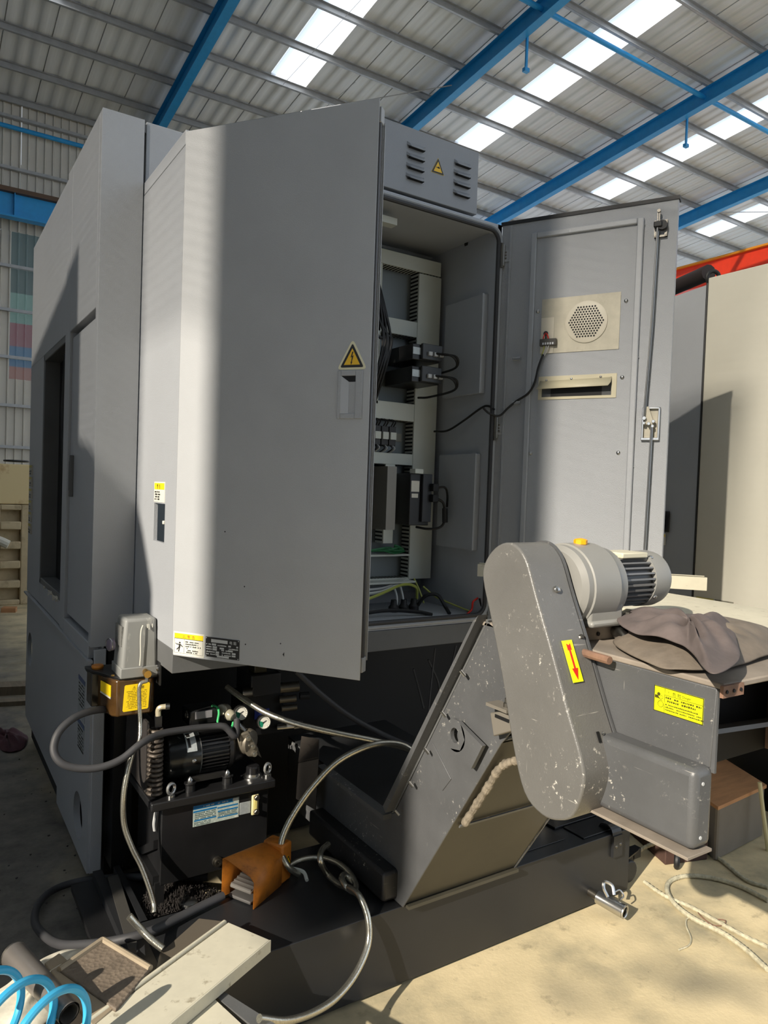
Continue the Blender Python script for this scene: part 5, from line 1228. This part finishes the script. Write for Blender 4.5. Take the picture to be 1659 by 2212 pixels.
MB(MQ).lathe([(0, .05), (.02, .05), (.024, .042)], (.0, 1.395, .008), (0, 0, 1), 28).build('switch_dial', mat('dial_black', (30, 30, 32), .3), q)
MB(MQ).ring((.0, 1.395, .022), (0, 0, 1), .05, .004, 28, 6).build('switch_ring', STEELD, q)
s_ = MB(MQ).box(-.06, .055, 1.265, 1.328, 0, .001).build('caution_label', WHITEL, t); MB(MQ).box(-.056, .05, 1.308, 1.322, .001, .0015).build('yellow_band', YEL, s_)
t = thing('black_sleeve', (3.4, 2.3, 2.6), 'black rolled sleeve with a ring end lying on top of the rear machine', 'sleeve')
MB().tube([(3.50, 2.75, 2.645), (3.38, 2.42, 2.645), (3.29, 2.19, 2.642)], .04, 12).build('sleeve', mat('sleeve_black', (40, 32, 32), .7), t)
MB().ring((3.275, 2.155, 2.605), (.4, .9, .1), .032, .010, 20, 8).build('ring', RUBBER, t)

# ================================================================== FOREGROUND, LOWER LEFT
t = thing('wooden_stand', (.25, 1.75, 0), 'low dark timber stand under the foreground clutter at lower left', 'stand')
MB().box(-.05, .50, 1.45, 1.93, .02, .255).build('block', mat('dark_timber', (60, 54, 46), .8, var=.2), t)
a = at(484, 1986, z=.30); b = at(583, 2050, z=.275); c = at(205, 2180, z=.31)
dv = (a - c); dv.z = 0; dv.normalize(); wv = Vector((dv.y, -dv.x, 0)); W_ = (b - a).dot(wv)
t = thing('trunking_cover', tuple(a), 'long cream trunking cover lying across the foreground at lower left', 'trunking')
Mt = Matrix(((dv.x, wv.x, 0, a.x), (dv.y, wv.y, 0, a.y), (0, 0, 1, a.z - .03), (0, 0, 0, 1)))
q = MB(Mt); LL = .75
q.box(-LL, 0, .016, W_ - .004, .024, .027)
q.build('top_face', CREAM, t, .001)
MB(Mt).box(-LL, 0, 0, .012, .016, .032).build('edge_bead', CREAM, t, .004)
MB(Mt).box(-LL, .002, W_ - .004, W_, -.006, .027).box(-LL, 0, 0, .003, -.006, .02).build('side_wall', CREAM, t, .001)
MB(Mt).box(-LL, 0, .012, .017, .022, .024).build('groove', mat('groove_shade', (150, 142, 124), .6), t)
o = MB().slab([at(455, 2150, z=.262), at(300, 2330, z=.262), at(440, 2400, z=.262), at(525, 2215, z=.262)], .02).build('cream_board', CREAM); solo(o, 'corner of a second cream board below the long trunking cover', 'board')
o = MB().slab([at(478, 2138, z=.258), at(466, 2152, z=.258), at(600, 2260, z=.258), at(640, 2240, z=.258)], .01).build('dark_bar', PAINT_D); solo(o, 'flat dark grey bar sticking out under the long trunking cover', 'bar')
o = MB().slab([at(430, 1984, z=.2545), at(345, 2060, z=.2545), at(330, 2130, z=.2545), at(480, 1990, z=.2545)], .003).build('grey_sheet', mat('dull_sheet', (104, 96, 84), .5, .2)); solo(o, 'thin dull grey sheet on the tank behind the trunking cover', 'sheet')
t = thing('grip_plate', (.4, 1.8, .29), 'brown non-slip grip plate with raised rim behind the trunking cover', 'plate')
c4 = [at(222, 2030, z=.305), at(325, 2092, z=.305), at(250, 2180, z=.305), at(128, 2095, z=.305)]
MB().slab([c4[0], c4[3], c4[2], c4[1]], .014).build('plate', CHEQ, t, .003)
for i in (0, 3): MB().cyl(c4[i], c4[(i + 1) % 4], .008, n=8).build('rim', PLATEW, t)
o = MB().slab([at(128, 2058, z=.30), at(96, 2080, z=.30), at(200, 2215, z=.30), at(255, 2170, z=.30)], .012).build('flat_bar', PLATEW, None, .002); solo(o, 'sandy flat metal bar lying left of the brown grip plate', 'bar')
o = blob('white_sack', [(.20, 1.93), (.30, 2.0), (.40, 1.97), (.44, 1.90), (.36, 1.80), (.22, 1.72), (.10, 1.70), (.10, 1.85)], .255, .035, SACK, 'crumpled dirty white sack under the steel tube at lower left', 'sack', 5, 7, .3)
t = thing('steel_tube', (.2, 1.9, .33), 'short grey steel tube pointing up left behind the blue hose', 'tube')
a = at(30, 2062, z=.34); b = at(150, 2190, z=.33)
q = MB().cyl(a, b, .030, .024, 20, False).cyl(a, b, .024, .020, 20, False); q.build('tube', mat('dull_tube', (140, 134, 128), .4, .7, var=.1), t)
MB().ring(a, b - a, .027, .004, 24, 6).build('rim', STEELD, t)
pts = []
ca = at(-50, 2190, z=.36); cb = at(150, 2250, z=.36)
ax = (cb - ca).normalized(); e1 = Vector((0, 0, 1)); e2 = ax.cross(e1).normalized()
for i in range(48):
    s = i / 47; an = -2 * PI * 2.7 * s + .9
    pts.append(ca + (cb - ca) * s + e1 * (.074 * math.cos(an) + .008) + e2 * .085 * math.sin(an))
o = MB().tube(pts, .0088, 10, 3).build('coiled_air_hose', BLUEH); solo(o, 'bright blue coiled air hose at the lower left corner', 'hose')
o = blob('dirty_cloth', [(.10, 1.72), (.26, 1.70), (.34, 1.60), (.34, 1.50), (.20, 1.48), (.08, 1.55)], .255, .03, SACK, 'dirty pale cloth under the blue coiled air hose', 'cloth', 15, 6, .3)

# ================================================================== LEFT BACKGROUND
o = blob('maroon_rag', [(.30, 4.62), (.40, 4.75), (.50, 4.72), (.55, 4.55), (.50, 4.36), (.42, 4.34), (.38, 4.46)], .0, .04, RAGR, 'crumpled dark maroon rag on the floor at far left', 'rag', 3, 6, .5)
t = thing('floor_plank', (.5, 5.6, 0), 'long flat timber plank on the floor at far left', 'plank')
MB().slab([(-.3, 5.75, .06), (.75, 5.45, .06), (.77, 5.6, .06), (-.28, 5.9, .06)], .06).build('board', mat('weathered_plank', (120, 108, 90), .85, var=.2, vscale=8, scale_uv=(8, 1, 1)), t)
MB().slab([(-.3, 5.45, .03), (.7, 5.2, .03), (.71, 5.28, .03), (-.29, 5.53, .03)], .03).build('batten', mat('weathered_plank', (0, 0, 0)), t)
t = thing('cast_block', (1.0, 9.5, 0), 'tall dirty cream casting with a column of square pockets', 'casting')
BX0, BX1, BY = .55, 1.9, 9.45
q = MB(); cells = []
MBk = frame((0, BY, 0), (1, 0, 0))
cols = [(.80, .93)]
zs = [(.07, .23), (.33, .48), (.58, .74), (.84, 1.0), (1.09, 1.16)]
zs = [(.06, .20), (.29, .43), (.52, .66), (.75, .89), (.985, 1.12)]
zc = 0; q.box(BX0, .80, BY, BY + .5, 0, 1.18); q.box(1.02, BX1, BY, BY + .5, 0, 1.18)
for (a, b) in zs: q.box(.80, 1.02, BY, BY + .5, zc, a); zc = b
q.box(.80, 1.02, BY, BY + .5, zc, 1.18); q.box(.80, 1.02, BY + .10, BY + .5, 0, 1.18)
q.build('body', CONCB, t, .012)
t2 = thing('cream_case', (1.0, 9.6, 1.2), 'sunlit cream metal case standing on top of the pocketed casting', 'case')
MB().box(.50, 1.9, 9.55, 9.95, 1.185, 1.66).build('box', mat('cream_case', (222, 200, 150), .6, dirt=.2, dirtc=(170, 120, 70), dscale=4), t2, .01)
o = MB().ring((.98, 9.7, 1.70), (0, 0, 1), .13, .012, 28, 6).cyl((.85, 9.7, 1.70), (1.11, 9.7, 1.70), .006, n=6).build('wire_hoop', BLACKP); solo(o, 'thin black wire hoop lying on the cream case', 'hoop')
t = thing('timber_offcut', (.80, 9.0, 0), 'small pale timber offcut on the floor before the casting', 'timber')
MB().slab([(.78, 8.95, .05), (.92, 8.9, .05), (.95, 9.02, .05), (.82, 9.08, .05)], .05).build('block', WOODC, t)
t = thing('bent_pipe', (.8, 9.2, .5), 'pale bent pipe end poking in at the left edge before the casting', 'pipe')
MB().tube([(.4, 9.2, .86), (.72, 9.15, .80), (.86, 9.12, .74)], .05, 10).tube([(.4, 9.15, .03), (.55, 9.15, .4), (.5, 9.2, .86)], .03, 8).build('pipe', mat('pale_pipe', (210, 205, 190), .6), t)
for nm, x0, z0, z1, c, lab in (('outside_building', 2.6, 8.30, 13, (44, 58, 56), 'dark green wall of a building outside above the containers'), ('outside_container', 2.6, 7.2, 8.32, (120, 150, 140), 'pale green blur of a roof outside behind the wall panes'), ('outside_container', 2.6, 6.35, 7.22, (150, 40, 60), 'crimson container seen outside through the clear wall panes'),
                           ('outside_container', 2.6, 5.6, 6.37, (40, 90, 140), 'blue container seen outside through the clear wall panes'), ('outside_container', 2.6, 4.19, 5.62, (170, 84, 66), 'brick red container seen outside through the clear wall panes')):
    o = MB().box(x0, x0 + 4, 30, 32, z0, z1 - .02).build(nm, mat('out_%d_%d' % (c[0], c[1]), c, .7)); solo(o, lab, 'container', 'containers outside the wall')
o = MB().box(2.6, 6.6, 30, 32, 0, 4.19).build('outside_shed', mat('shed_pale', (196, 196, 190), .8)); solo(o, 'pale low shed outside at the foot of the containers', 'shed')
